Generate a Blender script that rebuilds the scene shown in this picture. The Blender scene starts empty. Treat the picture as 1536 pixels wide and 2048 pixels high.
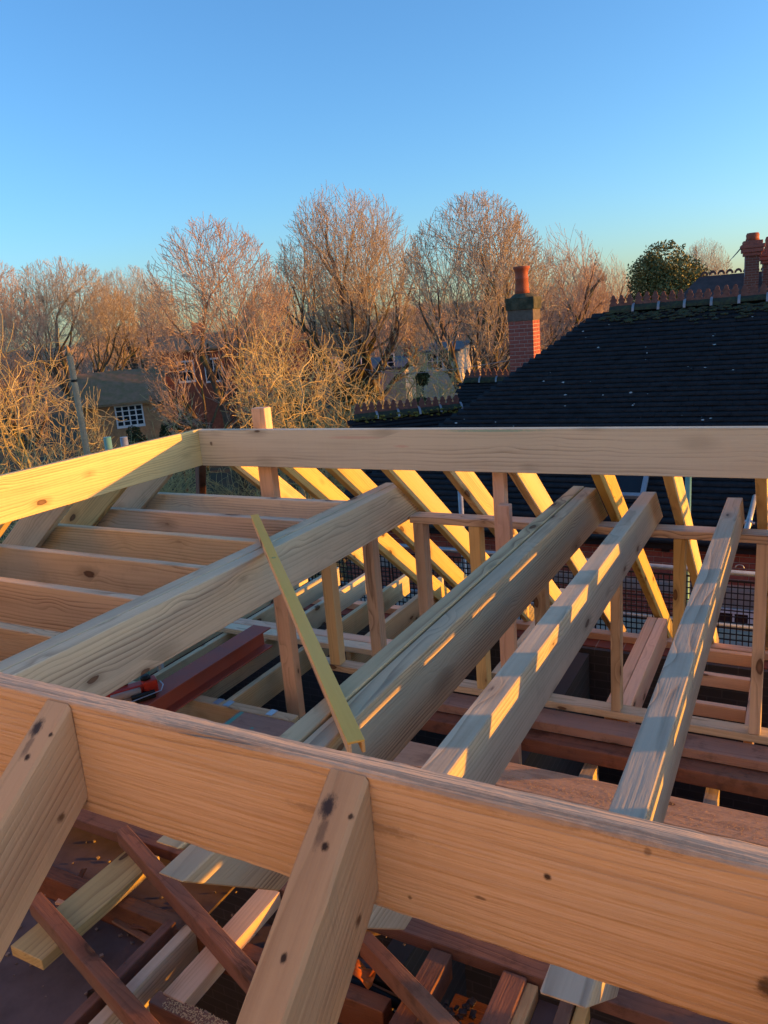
import bpy, bmesh, math, random
import numpy as np
from mathutils import Vector, Matrix

S = bpy.context.scene
COL = S.collection
random.seed(7)
NPR = np.random.RandomState(11)

# ------------------------------------------------------------------ camera
# world: X along the far beam (right), Y along the ceiling joists (away), Z up; 0 = top of the crown beams
FPX, PITCH, ROLL, HEAD, EYE = 1532.4, .243527, -.080183, .508341, .6
def cam_axes():
    f0 = Vector((-math.sin(HEAD), math.cos(HEAD), 0)); u = Vector((0, 0, 1)); rt = f0.cross(u)
    f = f0*math.cos(PITCH) - u*math.sin(PITCH); dn = -rt.cross(f)
    c, s = math.cos(ROLL), math.sin(ROLL)
    return c*rt - s*dn, s*rt + c*dn, f
RT, DN, FW = cam_axes()
CAM = Vector((0, 0, EYE))
cd = bpy.data.cameras.new('camera'); cam = bpy.data.objects.new('camera', cd); COL.objects.link(cam)
cd.sensor_fit = 'VERTICAL'; cd.sensor_height = 24; cd.sensor_width = 18
cd.lens = FPX/2048*24; cd.clip_start = .05; cd.clip_end = 3000
M = Matrix((RT, -DN, -FW)).transposed().to_4x4(); M.translation = CAM
cam.matrix_world = M
S.camera = cam
def ray(x, y): return RT*((x-768)/FPX) + DN*((y-1024)/FPX) + FW
def at_y(x, y, Y): d = ray(x, y); return CAM + d*(Y/d.y)
def at_x(x, y, X): d = ray(x, y); return CAM + d*(X/d.x)
def at_z(x, y, z): d = ray(x, y); return CAM + d*((z-EYE)/d.z)
def at_d(x, y, D): d = ray(x, y); return CAM + d*(D/math.hypot(d.x, d.y))

# ------------------------------------------------------------------ sky, sun, exposure
SUN = Vector((1, .47, .113)).normalized()
w = bpy.data.worlds.new('World'); S.world = w; w.use_nodes = True
nt = w.node_tree; nt.nodes.clear()
sky = nt.nodes.new('ShaderNodeTexSky'); sky.sky_type = 'NISHITA'; sky.sun_disc = False
sky.sun_elevation = math.asin(SUN.z); sky.sun_rotation = math.atan2(SUN.x, SUN.y)
sky.altitude = 50; sky.air_density = 1.0; sky.dust_density = .9; sky.ozone_density = 4.1
bg = nt.nodes.new('ShaderNodeBackground'); bg.inputs['Strength'].default_value = .15
wo = nt.nodes.new('ShaderNodeOutputWorld')
nt.links.new(sky.outputs[0], bg.inputs[0]); nt.links.new(bg.outputs[0], wo.inputs[0])
sl = bpy.data.lights.new('sun', 'SUN'); sl.energy = 2.7; sl.angle = math.radians(.5); sl.color = (1, .40, .02)
so = bpy.data.objects.new('sun', sl); COL.objects.link(so)
so.rotation_euler = SUN.to_track_quat('Z', 'Y').to_euler(); so.location = SUN*40
S.view_settings.view_transform = 'Standard'; S.view_settings.look = 'None'
S.view_settings.exposure = 1.65; S.view_settings.gamma = 1; S.view_settings.use_curve_mapping = False
S.cycles.max_bounces = 8; S.cycles.diffuse_bounces = 5; S.cycles.use_denoising = True

# ------------------------------------------------------------------ materials
class NT:
    def __init__(s, name):
        s.m = bpy.data.materials.new(name); s.m.use_nodes = True; s.t = s.m.node_tree; s.t.nodes.clear()
        s.o = s.n('ShaderNodeOutputMaterial'); s.b = s.n('ShaderNodeBsdfPrincipled'); s.l(s.b.outputs[0], s.o.inputs[0])
        s.b.inputs['Specular IOR Level'].default_value = .25
    def n(s, t, **k):
        x = s.t.nodes.new(t)
        for a, v in k.items(): setattr(x, a, v)
        return x
    def l(s, a, b): s.t.links.new(a, b)
    def set(s, i, v):
        if hasattr(v, 'is_output') or isinstance(v, bpy.types.NodeSocket): s.l(v, i)
        else: i.default_value = v
    def math(s, op, a, b=0., c=None, clamp=False):
        x = s.n('ShaderNodeMath', operation=op, use_clamp=clamp); s.set(x.inputs[0], a); s.set(x.inputs[1], b)
        if c is not None: s.set(x.inputs[2], c)
        return x.outputs[0]
    def vm(s, op, a, b=(0, 0, 0), out=0):
        x = s.n('ShaderNodeVectorMath', operation=op); s.set(x.inputs[0], a)
        s.set(x.inputs[1], b)
        return x.outputs[out]
    def mix(s, f, a, b, bt='MIX'):
        x = s.n('ShaderNodeMix', data_type='RGBA', blend_type=bt); s.set(x.inputs[0], f)
        s.set(x.inputs[6], a if not isinstance(a, tuple) else (*a[:3], 1)); s.set(x.inputs[7], b if not isinstance(b, tuple) else (*b[:3], 1))
        return x.outputs[2]
    def noise(s, v, sc, det=3, rough=.55):
        x = s.n('ShaderNodeTexNoise'); s.set(x.inputs['Vector'], v); x.inputs['Scale'].default_value = sc
        x.inputs['Detail'].default_value = det; x.inputs['Roughness'].default_value = rough
        return x.outputs[0]
    def ramp(s, f, lo, hi, a=0., b=1.):
        x = s.n('ShaderNodeMapRange', interpolation_type='SMOOTHSTEP'); s.set(x.inputs[0], f)
        for i, v in enumerate((lo, hi, a, b)): x.inputs[i+1].default_value = v
        return x.outputs[0]
    def bump(s, h, d=.002, st=1.):
        x = s.n('ShaderNodeBump'); x.inputs['Strength'].default_value = st; x.inputs['Distance'].default_value = d
        s.l(h, x.inputs['Height']); s.l(x.outputs[0], s.b.inputs['Normal'])

def wood(name, light, dark, ring=.007, contrast=.55, knots=1., stain=None, stain_amt=0., dirt=0., rough=.75, fibre=.35, spots=(), fuzz=.0012):
    k = NT(name)
    tc = k.n('ShaderNodeTexCoord'); oi = k.n('ShaderNodeObjectInfo'); P0 = tc.outputs['Object']
    rnd = oi.outputs['Random']
    off = k.n('ShaderNodeCombineXYZ'); k.l(k.math('MULTIPLY', rnd, 37.), off.inputs[0]); k.l(k.math('MULTIPLY', rnd, 11.7), off.inputs[1]); k.l(k.math('MULTIPLY', rnd, 23.1), off.inputs[2])
    P = k.vm('ADD', P0, off.outputs[0])
    warp = k.noise(k.vm('MULTIPLY', P, (.9, 5, 5)), 1, 2)
    vor = k.n('ShaderNodeTexVoronoi', feature='F1'); k.l(k.vm('ADD', k.vm('MULTIPLY', P, (3.4, 8, 8)), k.vm('MULTIPLY', k.n('ShaderNodeTexNoise').outputs[1], (0, 0, 0))), vor.inputs['Vector']); vor.inputs['Scale'].default_value = 1
    kd = vor.outputs['Distance']
    # pith position, off-centre per piece
    pith = k.n('ShaderNodeCombineXYZ'); k.l(k.math('MULTIPLY_ADD', k.math('FRACT', k.math('MULTIPLY', rnd, 7.3)), .16, -.08), pith.inputs[1]); k.l(k.math('MULTIPLY_ADD', k.math('FRACT', k.math('MULTIPLY', rnd, 13.9)), .3, .02), pith.inputs[2])
    q = k.vm('MULTIPLY', k.vm('SUBTRACT', P0, pith.outputs[0]), (.012, 1, 1))
    r = k.vm('LENGTH', q, out=1)
    r = k.math('MULTIPLY_ADD', k.math('SUBTRACT', warp, .5), .075, r)
    r = k.math('MULTIPLY_ADD', k.math('SUBTRACT', k.noise(k.vm('MULTIPLY', P, (2.2, 22, 22)), 1, 2), .5), .012, r)
    r = k.math('MULTIPLY_ADD', k.ramp(kd, .42, .05), .018*knots, r)
    ph = k.math('FRACT', k.math('DIVIDE', r, ring))
    late = k.math('POWER', ph, 2.6)
    late = k.math('MULTIPLY', late, k.ramp(ph, 1.0, .9))
    late = k.math('MULTIPLY', late, k.ramp(k.noise(k.vm('MULTIPLY', P, (.8, 14, 14)), 1, 3), .35, .7, .15, 1.25))
    fib = k.noise(k.vm('MULTIPLY', P, (3.5, 150, 150)), 1, 2)
    blot = k.noise(k.vm('MULTIPLY', P, (1.1, 4, 4)), 1, 3)
    fine = k.noise(k.vm('MULTIPLY', P, (14, 60, 60)), 1, 3)
    streak = k.noise(k.vm('MULTIPLY', P, (.55, 26, 26)), 1, 4, .65)
    saw = k.noise(k.vm('MULTIPLY', P, (55, 1.2, 1.2)), 1, 2)
    f = k.math('MULTIPLY_ADD', late, contrast, k.math('MULTIPLY_ADD', k.math('SUBTRACT', fib, .5), fibre, k.math('MULTIPLY_ADD', k.math('SUBTRACT', streak, .47), 1.15, k.math('MULTIPLY_ADD', k.math('SUBTRACT', saw, .5), .14, k.math('MULTIPLY', k.math('SUBTRACT', blot, .5), .8)))), clamp=True)
    col = k.mix(f, light, dark)
    if stain:
        sf = k.ramp(k.noise(k.vm('MULTIPLY', P, (.7, 3, 3)), 1, 2), .62-.4*stain_amt, .72)
        col = k.mix(k.math('MULTIPLY', sf, min(1, .3+stain_amt)), col, stain)
    if dirt:
        df = k.ramp(k.noise(P, 9, 5, .7), .5, .72)
        col = k.mix(k.math('MULTIPLY', df, dirt), col, (.035, .025, .02))
    if knots:
        kc = k.mix(k.ramp(kd, .03, .12), (.17, .08, .035), (.075, .033, .016))
        sep = k.n('ShaderNodeSeparateColor'); k.l(vor.outputs['Color'], sep.inputs[0])
        has = k.ramp(sep.outputs[0], .42, .47); size = k.math('MULTIPLY_ADD', sep.outputs[1], .13, .07)
        kq = k.math('DIVIDE', k.math('MULTIPLY_ADD', k.math('SUBTRACT', fine, .5), .10, kd), size)
        kf = k.math('MULTIPLY', k.ramp(kq, 1.05, .8), has)
        halo = k.math('MULTIPLY', k.ramp(k.math('MULTIPLY_ADD', streak, 1., kq), 3.2, 1.3), has)
        col = k.mix(k.math('MULTIPLY', halo, .45), col, tuple(v*.62 for v in dark))
        col = k.mix(k.math('MULTIPLY', kf, .85), col, kc)
    # per-piece tone
    tone = k.math('MULTIPLY_ADD', k.math('FRACT', k.math('MULTIPLY', rnd, 29.3)), .34, .8)
    col = k.mix(1., col, k.n('ShaderNodeCombineColor').outputs[0], 'MULTIPLY') if False else col
    hs = k.n('ShaderNodeHueSaturation'); k.l(col, hs.inputs['Color']); k.l(tone, hs.inputs['Value'])
    k.l(k.math('MULTIPLY_ADD', k.math('FRACT', k.math('MULTIPLY', rnd, 3.7)), .35, .8), hs.inputs['Saturation']); col = hs.outputs[0]
    for (sx, sy, sz, rx, ry, rz, c, amt) in spots:
        d = k.vm('LENGTH', k.vm('MULTIPLY', k.vm('SUBTRACT', P0, (sx, sy, sz)), (1/rx, 1/ry, 1/rz)), out=1)
        d = k.math('MULTIPLY_ADD', k.math('SUBTRACT', k.noise(k.vm('MULTIPLY', P0, (.6, 1, 1)), 110, 5, .75), .5), 1.5, d)
        col = k.mix(k.math('MULTIPLY', k.ramp(d, 1.25, .45), amt), col, c)
    k.l(col, k.b.inputs['Base Color']); k.b.inputs['Roughness'].default_value = rough
    h = k.math('ADD', k.math('MULTIPLY', fib, .7), k.math('MULTIPLY_ADD', late, -.5, k.math('MULTIPLY', fine, .6)))
    k.bump(h, fuzz, .8)
    return k.m

def plain(name, c, rough=.6, metal=0., var=.25, sc=8., c2=None, bump=0.):
    k = NT(name); tc = k.n('ShaderNodeTexCoord'); P = tc.outputs['Object']
    n = k.noise(P, sc, 5, .65)
    c2 = c2 or tuple(v*(1-var) for v in c)
    col = k.mix(k.ramp(n, .3, .7), c, c2)
    oi = k.n('ShaderNodeObjectInfo'); hs = k.n('ShaderNodeHueSaturation'); k.l(col, hs.inputs['Color'])
    k.l(k.math('MULTIPLY_ADD', oi.outputs['Random'], .3*var*2, 1-.3*var), hs.inputs['Value'])
    k.l(hs.outputs[0], k.b.inputs['Base Color']); k.b.inputs['Roughness'].default_value = rough; k.b.inputs['Metallic'].default_value = metal
    if bump: k.bump(k.noise(P, sc*4, 4), bump, .7)
    return k.m

MT = {}
WB = (1.55, 1.45, 1.25)      # clean sawn softwood is a bright material
def wb(c): return tuple(min(.8, v*k) for v, k in zip(c, WB))
MT['pale'] = wood('treated_pale_timber', (.74, .55, .20), (.40, .25, .08), stain=(.58, .48, .23), stain_amt=.35, contrast=.95, ring=.015)
MT['grey'] = wood('weathered_grey_timber', (.75, .62, .38), (.42, .32, .18), stain=wb((.33, .33, .27)), stain_amt=.45, contrast=.95, ring=.016, dirt=.12)
MT['green'] = wood('green_treated_timber', (.70, .57, .34), (.34, .25, .14), ring=.02, contrast=1.1, stain=(.52, .48, .31), stain_amt=.45, fuzz=.002)
MT['rib'] = wood('ribbed_weathered_timber', (.60, .46, .27), (.20, .135, .075), ring=.013, contrast=1.3, stain=(.42, .37, .25), stain_amt=.4, fuzz=.003)
MT['brown'] = wood('brown_timber', (.62, .50, .33), (.27, .19, .115), ring=.018, contrast=1.15, stain=(.35, .28, .17), stain_amt=.2)
MT['pink'] = wood('pinkish_stud_timber', wb((.52, .37, .27)), wb((.33, .20, .13)), ring=.013, contrast=.7, knots=.8)
MT['orange'] = wood('orange_pine_timber', wb((.56, .36, .19)), wb((.34, .185, .085)), ring=.012, contrast=.45, knots=.55, stain=wb((.36, .28, .17)), stain_amt=.25, fuzz=.002, fibre=.5,
    spots=((.21, 0, -.115, .006, .05, .005, (.03, .015, .01), .9), (.78, 0, -.14, .006, .05, .005, (.03, .015, .01), .9), (1.0, 0, -.06, .012, .05, .004, (.08, .045, .02), .7), (.45, 0, -.03, .2, .05, .012, (.12, .075, .045), .5), (1.45, 0, -.04, .3, .05, .012, (.12, .075, .045), .55), (1.7, 0, -.02, .14, .05, .01, (.09, .06, .04), .55)))
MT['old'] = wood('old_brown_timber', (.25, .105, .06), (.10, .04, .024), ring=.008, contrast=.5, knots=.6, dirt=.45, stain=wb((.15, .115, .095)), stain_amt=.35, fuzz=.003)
MT['sawnpink'] = wood('pale_pink_sawn_board', (.60, .41, .28), (.36, .22, .14), ring=.02, contrast=.5, knots=.4, dirt=.25, fuzz=.003)
MT['oldred'] = wood('old_reddish_board', (.40, .235, .16), (.20, .10, .065), ring=.011, contrast=.4, knots=.4, dirt=.4, stain=(.27, .18, .125), stain_amt=.3, fuzz=.004)
def nspot(px, py, rx, rz, c, amt):          # a mark on the near beam's front face
    p = at_y(px, py, .79); return (p.x+3.5, -.022, p.z, rx, .02, rz, c, amt)
DK = (.025, .014, .01)
MT['nearbeam'] = wood('near_beam_pine', (.56, .40, .245), (.31, .20, .115), ring=.016, contrast=.4, knots=0, stain=(.50, .40, .26), stain_amt=.2, fuzz=.007, fibre=.7,
    spots=[nspot(1090, 1752, .005, .005, DK, .95), nspot(816, 1794, .004, .004, DK, .7), nspot(956, 1795, .01, .003, DK, .6), nspot(1290, 1702, .005, .006, DK, .5),
           nspot(420, 1470, .16, .012, (.2, .125, .07), .35), nspot(1000, 1612, .2, .012, (.17, .11, .07), .35), nspot(1320, 1680, .15, .014, (.16, .105, .07), .35), nspot(700, 1640, .12, .01, (.2, .12, .06), .5),
           nspot(1530, 1975, .012, .015, DK, .8)])
def rspots(seed):
    rs = random.Random(seed); o = []
    INK = (.02, .022, .03)
    o.append((.05, -.012, .0, .018, .012, .02, INK, .92)); o.append((.085, -.008, .0, .022, .008, .02, INK, .5)); o.append((.10, .005, .0, .007, .006, .02, DK, .95)); o.append((.055, .026, 0, .005, .004, .02, DK, .9)); o.append((.235, .002, 0, .007, .005, .02, DK, .95))
    o.append((.16, .035, -.11, .010, .02, .007, (.12, .055, .02), .9))
    return o
MT['nearrafter'] = wood('near_rafter_pine', (.60, .43, .26), (.33, .21, .12), ring=.014, contrast=.5, knots=0, stain=(.58, .46, .28), stain_amt=.3, fuzz=.003, spots=rspots(1))
MT['farbeam'] = wood('far_beam_timber', (.70, .67, .48), (.40, .36, .24), ring=.02, contrast=1.0, knots=.55, stain=(.62, .60, .42), stain_amt=.3,
    spots=[(2.05, -.024, -.012, .3, .02, .007, (.10, .42, .32), .55), (1.2, -.024, -.05, .2, .02, .01, (.62, .42, .3), .6), (1.5, -.024, -.10, .05, .02, .008, (.62, .42, .3), .6), (.1, -.024, -.09, .012, .02, .014, (.09, .06, .045), .8)])
MT['tealboard'] = wood('teal_marked_board', (.34, .22, .15), (.19, .11, .07), ring=.012, contrast=.4, knots=.3, dirt=.3,
    spots=[(.03, .0, 0, .02, .2, .05, (.05, .40, .34), .85), (.25, -.1, 0, .05, .03, .05, (.05, .40, .34), .85), (.12, -.11, 0, .1, .012, .05, (.05, .38, .33), .8), (.4, -.1, 0, .1, .01, .05, (.05, .40, .34), .7), (.22, -.03, 0, .015, .012, .05, (.05, .4, .34), .7)])

def link(name, me, mat=None, parent=None, label=None, cat=None, group=None, kind=None):
    o = bpy.data.objects.new(name, me); COL.objects.link(o)
    if mat is not None and me is not None and not me.materials: me.materials.append(mat)
    if parent is not None: o.parent = parent
    if label: o['label'] = label
    if cat: o['category'] = cat
    if group: o['group'] = group
    if kind: o['kind'] = kind
    return o
def empty(name, loc, label, cat, group=None, rz=0., kind=None):
    o = link(name, None, label=label, cat=cat, group=group, kind=kind); o.location = loc; o.rotation_euler.z = rz; o.empty_display_size = .1
    return o
def pyd(name, vs, fs):
    me = bpy.data.meshes.new(name); me.from_pydata([tuple(v) for v in vs], [], fs); me.update(); return me
def np_mesh(name, V, F, smooth=False):
    V = np.asarray(V, np.float32); F = np.asarray(F, np.int32); n = F.shape[1]
    me = bpy.data.meshes.new(name); me.vertices.add(len(V)); me.vertices.foreach_set('co', V.ravel())
    me.loops.add(F.size); me.loops.foreach_set('vertex_index', F.ravel())
    me.polygons.add(len(F)); me.polygons.foreach_set('loop_start', np.arange(0, F.size, n, dtype=np.int32))
    if smooth: me.polygons.foreach_set('use_smooth', np.ones(len(F), bool))
    me.update(calc_edges=True); return me
def bm_mesh(name, bm, bevel=0., seg=1, smooth=False):
    if bevel: bmesh.ops.bevel(bm, geom=bm.edges[:], offset=bevel, segments=seg, profile=.7, affect='EDGES', clamp_overlap=True)
    bmesh.ops.recalc_face_normals(bm, faces=bm.faces[:])
    me = bpy.data.meshes.new(name); bm.to_mesh(me); bm.free()
    if smooth: me.polygons.foreach_set('use_smooth', [True]*len(me.polygons))
    return me
BOXF = [(0, 1, 3, 2), (4, 6, 7, 5), (0, 4, 5, 1), (2, 3, 7, 6), (0, 2, 6, 4), (1, 5, 7, 3)]
def add_box(bm, x0, x1, y0, y1, z0, z1, mtx=None, ka=0., kb=0.):
    vs = [bm.verts.new((x + (ka if i == 0 else kb)*z, y, z)) for i, x in enumerate((x0, x1)) for y in (y0, y1) for z in (z0, z1)]
    for f in BOXF: bm.faces.new([vs[i] for i in f])
    if mtx is not None:
        for v in vs: v.co = mtx @ v.co
    return vs
def add_tube(bm, pts, r, n=8, cap=True, r1=None):
    pts = [Vector(p) for p in pts]; rings = []
    for i, p in enumerate(pts):
        d = (pts[min(i+1, len(pts)-1)] - pts[max(i-1, 0)]).normalized()
        a = d.orthogonal().normalized() if i == 0 else (a - d*a.dot(d)).normalized()
        b = d.cross(a); rr = r if r1 is None else r + (r1-r)*i/(len(pts)-1)
        rings.append([bm.verts.new(p + a*rr*math.cos(t) + b*rr*math.sin(t)) for t in [2*math.pi*j/n for j in range(n)]])
    for u, v in zip(rings, rings[1:]):
        for j in range(n): bm.faces.new((u[j], u[(j+1) % n], v[(j+1) % n], v[j]))
    if cap: bm.faces.new(rings[0][::-1]); bm.faces.new(rings[-1])
def lathe(bm, prof, n=16, c=(0, 0, 0)):
    rings = [[bm.verts.new((c[0]+r*math.cos(2*math.pi*j/n), c[1]+r*math.sin(2*math.pi*j/n), c[2]+z)) for j in range(n)] for r, z in prof]
    for u, v in zip(rings, rings[1:]):
        for j in range(n): bm.faces.new((u[j], u[(j+1) % n], v[(j+1) % n], v[j]))
    bm.faces.new(rings[0][::-1]); bm.faces.new(rings[-1])
def frame(o, xdir, zdir):
    x = Vector(xdir).normalized(); z = Vector(zdir); y = z.cross(x).normalized(); z = x.cross(y)
    m = Matrix((x, y, z)).transposed().to_4x4(); m.translation = Vector(o); return m
def timber(name, o, xdir, zdir, L, wd, h, mat, label=None, cat=None, group=None, ka=0., kb=0., parent=None, bev=.003):
    """a sawn timber: o = top centre of its start, local x along it, top at z = 0"""
    bm = bmesh.new(); add_box(bm, 0, L, -wd/2, wd/2, -h, 0, ka=ka, kb=kb)
    # a real stick is never dead straight or square: tiny per-corner deviation
    for v in bm.verts: v.co += Vector((0, random.uniform(-1, 1)*.0015, random.uniform(-1, 1)*.0015))
    ob = link(name, bm_mesh(name, bm, bev), MT[mat], parent, label, cat, group)
    ob.matrix_world = frame(o, xdir, zdir); return ob
def rough(ob, L, wd, h, ka, kb, amp=.0016, n=240, ch=.004):
    """rebuild a foreground timber with ragged arrises and slightly uneven faces"""
    rs = np.random.RandomState(int(L*1000) % 97); y, c = wd/2, ch
    sec = np.array([(-y+c, 0), (0, 0), (y-c, 0), (y, -c), (y, -h/2), (y, -h+c), (y-c, -h), (-y+c, -h), (-y, -h+c), (-y, -h/2), (-y, -c)])
    m = len(sec); t = np.linspace(0, 1, n); low = np.stack([np.interp(t, np.linspace(0, 1, 24), rs.normal(0, amp*.8, 24)) for _ in range(m)], 1)
    V = np.zeros((n, m, 3)); V[..., 1] = sec[:, 0]; V[..., 2] = sec[:, 1]
    hi = np.stack([np.interp(t, np.linspace(0, 1, max(8, n//4)), rs.normal(0, 1, max(8, n//4))) for _ in range(m)], 1)*np.array([1, 0, 1, 1, .1, 1, 1, 1, 1, .1, 1])
    V[..., 1] += hi*amp*.35+low*.5; V[..., 2] += hi*amp*.16+low*.5
    z = sec[:, 1]; x0 = ka*z; x1 = L+kb*z; V[..., 0] = x0[None]+(x1-x0)[None]*t[:, None]
    idx = np.arange(n*m).reshape(n, m); r = np.roll(idx, -1, 1)
    F = np.stack([idx[:-1], r[:-1], r[1:], idx[1:]], -1).reshape(-1, 4)
    me = pyd('rough_timber', V.reshape(-1, 3), [tuple(f) for f in F[:, ::-1]]+[tuple(idx[0]), tuple(idx[-1][::-1])])
    me.materials.append(ob.data.materials[0]); ob.data = me
def tx(name, x0, x1, y0, y1, z0, z1, mat, *a, **k):      # timber lying along X
    return timber(name, (x0, (y0+y1)/2, z1), (1, 0, 0), (0, 0, 1), x1-x0, y1-y0, z1-z0, mat, *a, **k)
def ty(name, x0, x1, y0, y1, z0, z1, mat, *a, **k):      # along Y
    return timber(name, ((x0+x1)/2, y0, z1), (0, 1, 0), (0, 0, 1), y1-y0, x1-x0, z1-z0, mat, *a, **k)
def tz(name, x0, x1, y0, y1, z0, z1, mat, *a, **k):      # upright
    return timber(name, ((x0+x1)/2, y0, z0), (0, 0, 1), (0, -1, 0), z1-z0, x1-x0, y1-y0, mat, *a, **k)
ORD = ['first', 'second', 'third', 'fourth', 'fifth', 'sixth', 'seventh', 'eighth', 'ninth', 'tenth', 'eleventh', 'twelfth', 'thirteenth', 'fourteenth', 'fifteenth', 'sixteenth', 'seventeenth', 'eighteenth', 'nineteenth', 'twentieth']

# ------------------------------------------------------------------ crown of the roof: four ring beams
XL, XR, YN, YF = -3.5, .62, .79, 3.85
TH = math.radians(38); CT, ST, TT = math.cos(TH), math.sin(TH), math.tan(TH)
tx('ring_beam', XL, XR+.05, YF, YF+.047, -.239, 0, 'farbeam', 'long weathered grey crown beam across the far side, dark roof behind', 'beam', 'crown beams of the open roof')
ty('ring_beam', XL-.047, XL, YN-.04, YF+.047, -.237, 0, 'pale', 'left crown beam lit golden with a diagonal shadow near its corner', 'beam', 'crown beams of the open roof')
nb = tx('ring_beam', XL+.003, XR, YN, YN+.045, -.218, 0, 'nearbeam', 'big orange pine crown beam crossing the foreground, rough sawn top', 'beam', 'crown beams of the open roof')
rough(nb, XR-XL-.003, .045, .218, 0, 0, n=700)
ty('ring_beam', XR, XR+.047, YN+.05, YF-.003, -.236, -.002, 'pale', 'right crown beam just beyond the edge of the picture', 'beam', 'crown beams of the open roof')

# far slope rafters (left face of underside measured on the photo)
FR = [-3.33, -2.93, -2.574, -2.178, -1.78, -1.39, -.941, -.588, -.173, .23, .63]
HR = .19
for i, x in enumerate(FR):
    HF = .165; z0 = -.247 + HF/CT
    L = (6.95-YF-.05)/CT if i > 0 else 2.3
    timber('rafter', (x+.0235, YF+.049, z0), (0, CT, -ST), (0, ST, CT), L, .047, HF, 'pale',
           'far slope rafter, %s from the left corner, golden on its sunny side' % ORD[i], 'rafter', 'rafters of the far slope', ka=-TT, kb=-TT*0)
for i in range(5):      # jack rafters right of the corner
    x = 1.03+.4*i; y = YF+.05+(x-XR-.05)
    timber('rafter', (x, y, -.247+HR/CT-(y-YF-.05)*TT), (0, CT, -ST), (0, ST, CT), (6.95-y)/CT, .047, HR, 'pale', 'far slope jack rafter beyond the right edge of the picture, %s from the corner' % ORD[i], 'rafter', 'rafters of the far slope', ka=-TT)
# left slope rafters, falling away to the left
for i, y in enumerate([3.62, 3.22, 2.82, 2.42, 2.02, 1.62, 1.22]):
    timber('rafter', (XL-.049, y, -.245+HR/CT), (-CT, 0, -ST), (-ST, 0, CT), 3.9, .047, HR, ('grey', 'pale')[i % 2],
           'left slope rafter in shade, %s from the far corner' % ORD[i], 'rafter', 'rafters of the left slope', ka=-TT)
# hip rafters at the two far corners
for sx, x0, nm in ((-1, XL-.03, 'left'), (1, XR+.05, 'right')):
    d = Vector((sx*CT, CT, -ST)); d.normalize(); side = Vector((-sx*0+0, 0, 0))
    h = Vector((sx, 1, 0)).normalized(); zd = (Vector((0, 0, 1)) - d*d.z).normalized()
    timber('hip_rafter', Vector((x0, YF+.03, .0)) , d, zd, 4.6, .047, .22, 'old', 'brown hip rafter running down from the far %s corner of the crown' % nm, 'rafter', ka=-.55)
# right slope rafters (they throw the bars of shadow on the ceiling joists)
for i in range(6):
    y = 1.49 + .398*i
    timber('rafter', (XR+.049, y, -.245+HR/CT), (CT, 0, -ST), (ST, 0, CT), 3.9, .047, HR, 'pale', 'right slope rafter beyond the right edge of the picture, %s from the near corner' % ORD[i], 'rafter', 'rafters of the right slope', ka=-TT)
# unseen battens added on the right slope so their gaps dapple the lower timbers
for i in range(20):
    s_ = .5+.135*i
    ty('tile_batten', 0, .038, YN-.6, YF+1.2, 0, .025, 'pale', 'unseen batten added on the right slope to dapple the light, %s from its top' % ORD[i], 'batten', 'added dapple battens').matrix_world = frame((XR+.049+s_*CT, YN-.02-s_*CT*.6, -.245+HR/CT+.027-s_*ST), (0, 1, 0), (ST, 0, CT))
ty('top_plate', .945, 1.04, YN, YF+.2, -.657, -.612, 'pale', 'unseen top plate added under the right rafters to break up low sunlight', 'plate')  # added out of view, interrupts the low sun between the right rafters
# near slope rafters
for i, x in enumerate([-1.69, -1.091, -.497, .1]):
    lab = ['near slope rafter just outside the left edge of the picture', 'near slope rafter at the lower left, ink smear on its top', 'near slope rafter in the lower centre, ink smear and dark nail holes', 'near slope rafter beyond the lower right corner'][i]
    hn = .188*CT
    nr_ = timber('rafter', (x-.032, YN-.002, -.002), (0, -CT, -ST), (0, -ST, CT), 3.3, .064, hn, 'nearrafter', lab, 'rafter', 'rafters of the near slope', ka=-TT, bev=.004)
    rough(nr_, 3.3, .064, hn, -TT, 0, n=420, ch=.005)

# ceiling joists running away from the near beam
zt = -.4
def cj(x0, x1, y0, y1, z1, z0, mat, label, cutn=True):
    # ends sawn to the roof slope
    return ty('ceiling_joist', x0, x1, y0, y1, z0, z1, mat, label, 'joist', 'ceiling joists', ka=-1.15, kb=-1.25)
cj(-2.31, -2.24, .95, 4.2, zt+.002, -.64, 'grey', 'double trimmer joist nearest the left, its back ply, grey weathered top')
cj(-2.238, -2.17, .95, 4.21, zt, -.64, 'green', 'double trimmer joist nearest the left, pale knotty front ply')
cj(-1.11, -1.047, .931, 4.20, zt+.017, -.615, 'green', 'pale bluish back ply of the middle double joist')
cj(-1.043, -.977, .867, 4.19, zt+.013, -.62, 'rib', 'ribbed brownish front ply of the middle double joist with bold grain')
cj(-.734, -.664, .90, 4.21, zt-.004, -.61, 'grey', 'pale grey joist with a free slanted end, second from the right')
cj(-.312, -.238, .925, 4.20, zt-.017, -.6, 'green', 'rightmost pale joist with large knots and curved grain on its top')
cj(.105, .175, .93, 4.2, zt-.045, -.61, 'grey', 'joist just beyond the right edge of the picture')
# short joists to the left trimmer
for i, y in enumerate([3.67, 3.253, 2.857, 2.443, 2.042, 1.65, 1.25]):
    m = ('grey', 'brown', 'grey', 'grey', 'brown', 'rib', 'grey')[i]
    ob = tx('ceiling_joist', -3.93, -2.313, y, y+.047, -.61, zt, m, 'short joist left of the double trimmer, %s from the far beam' % ORD[i], 'joist', 'short joists on the left', ka=1.2)
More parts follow.
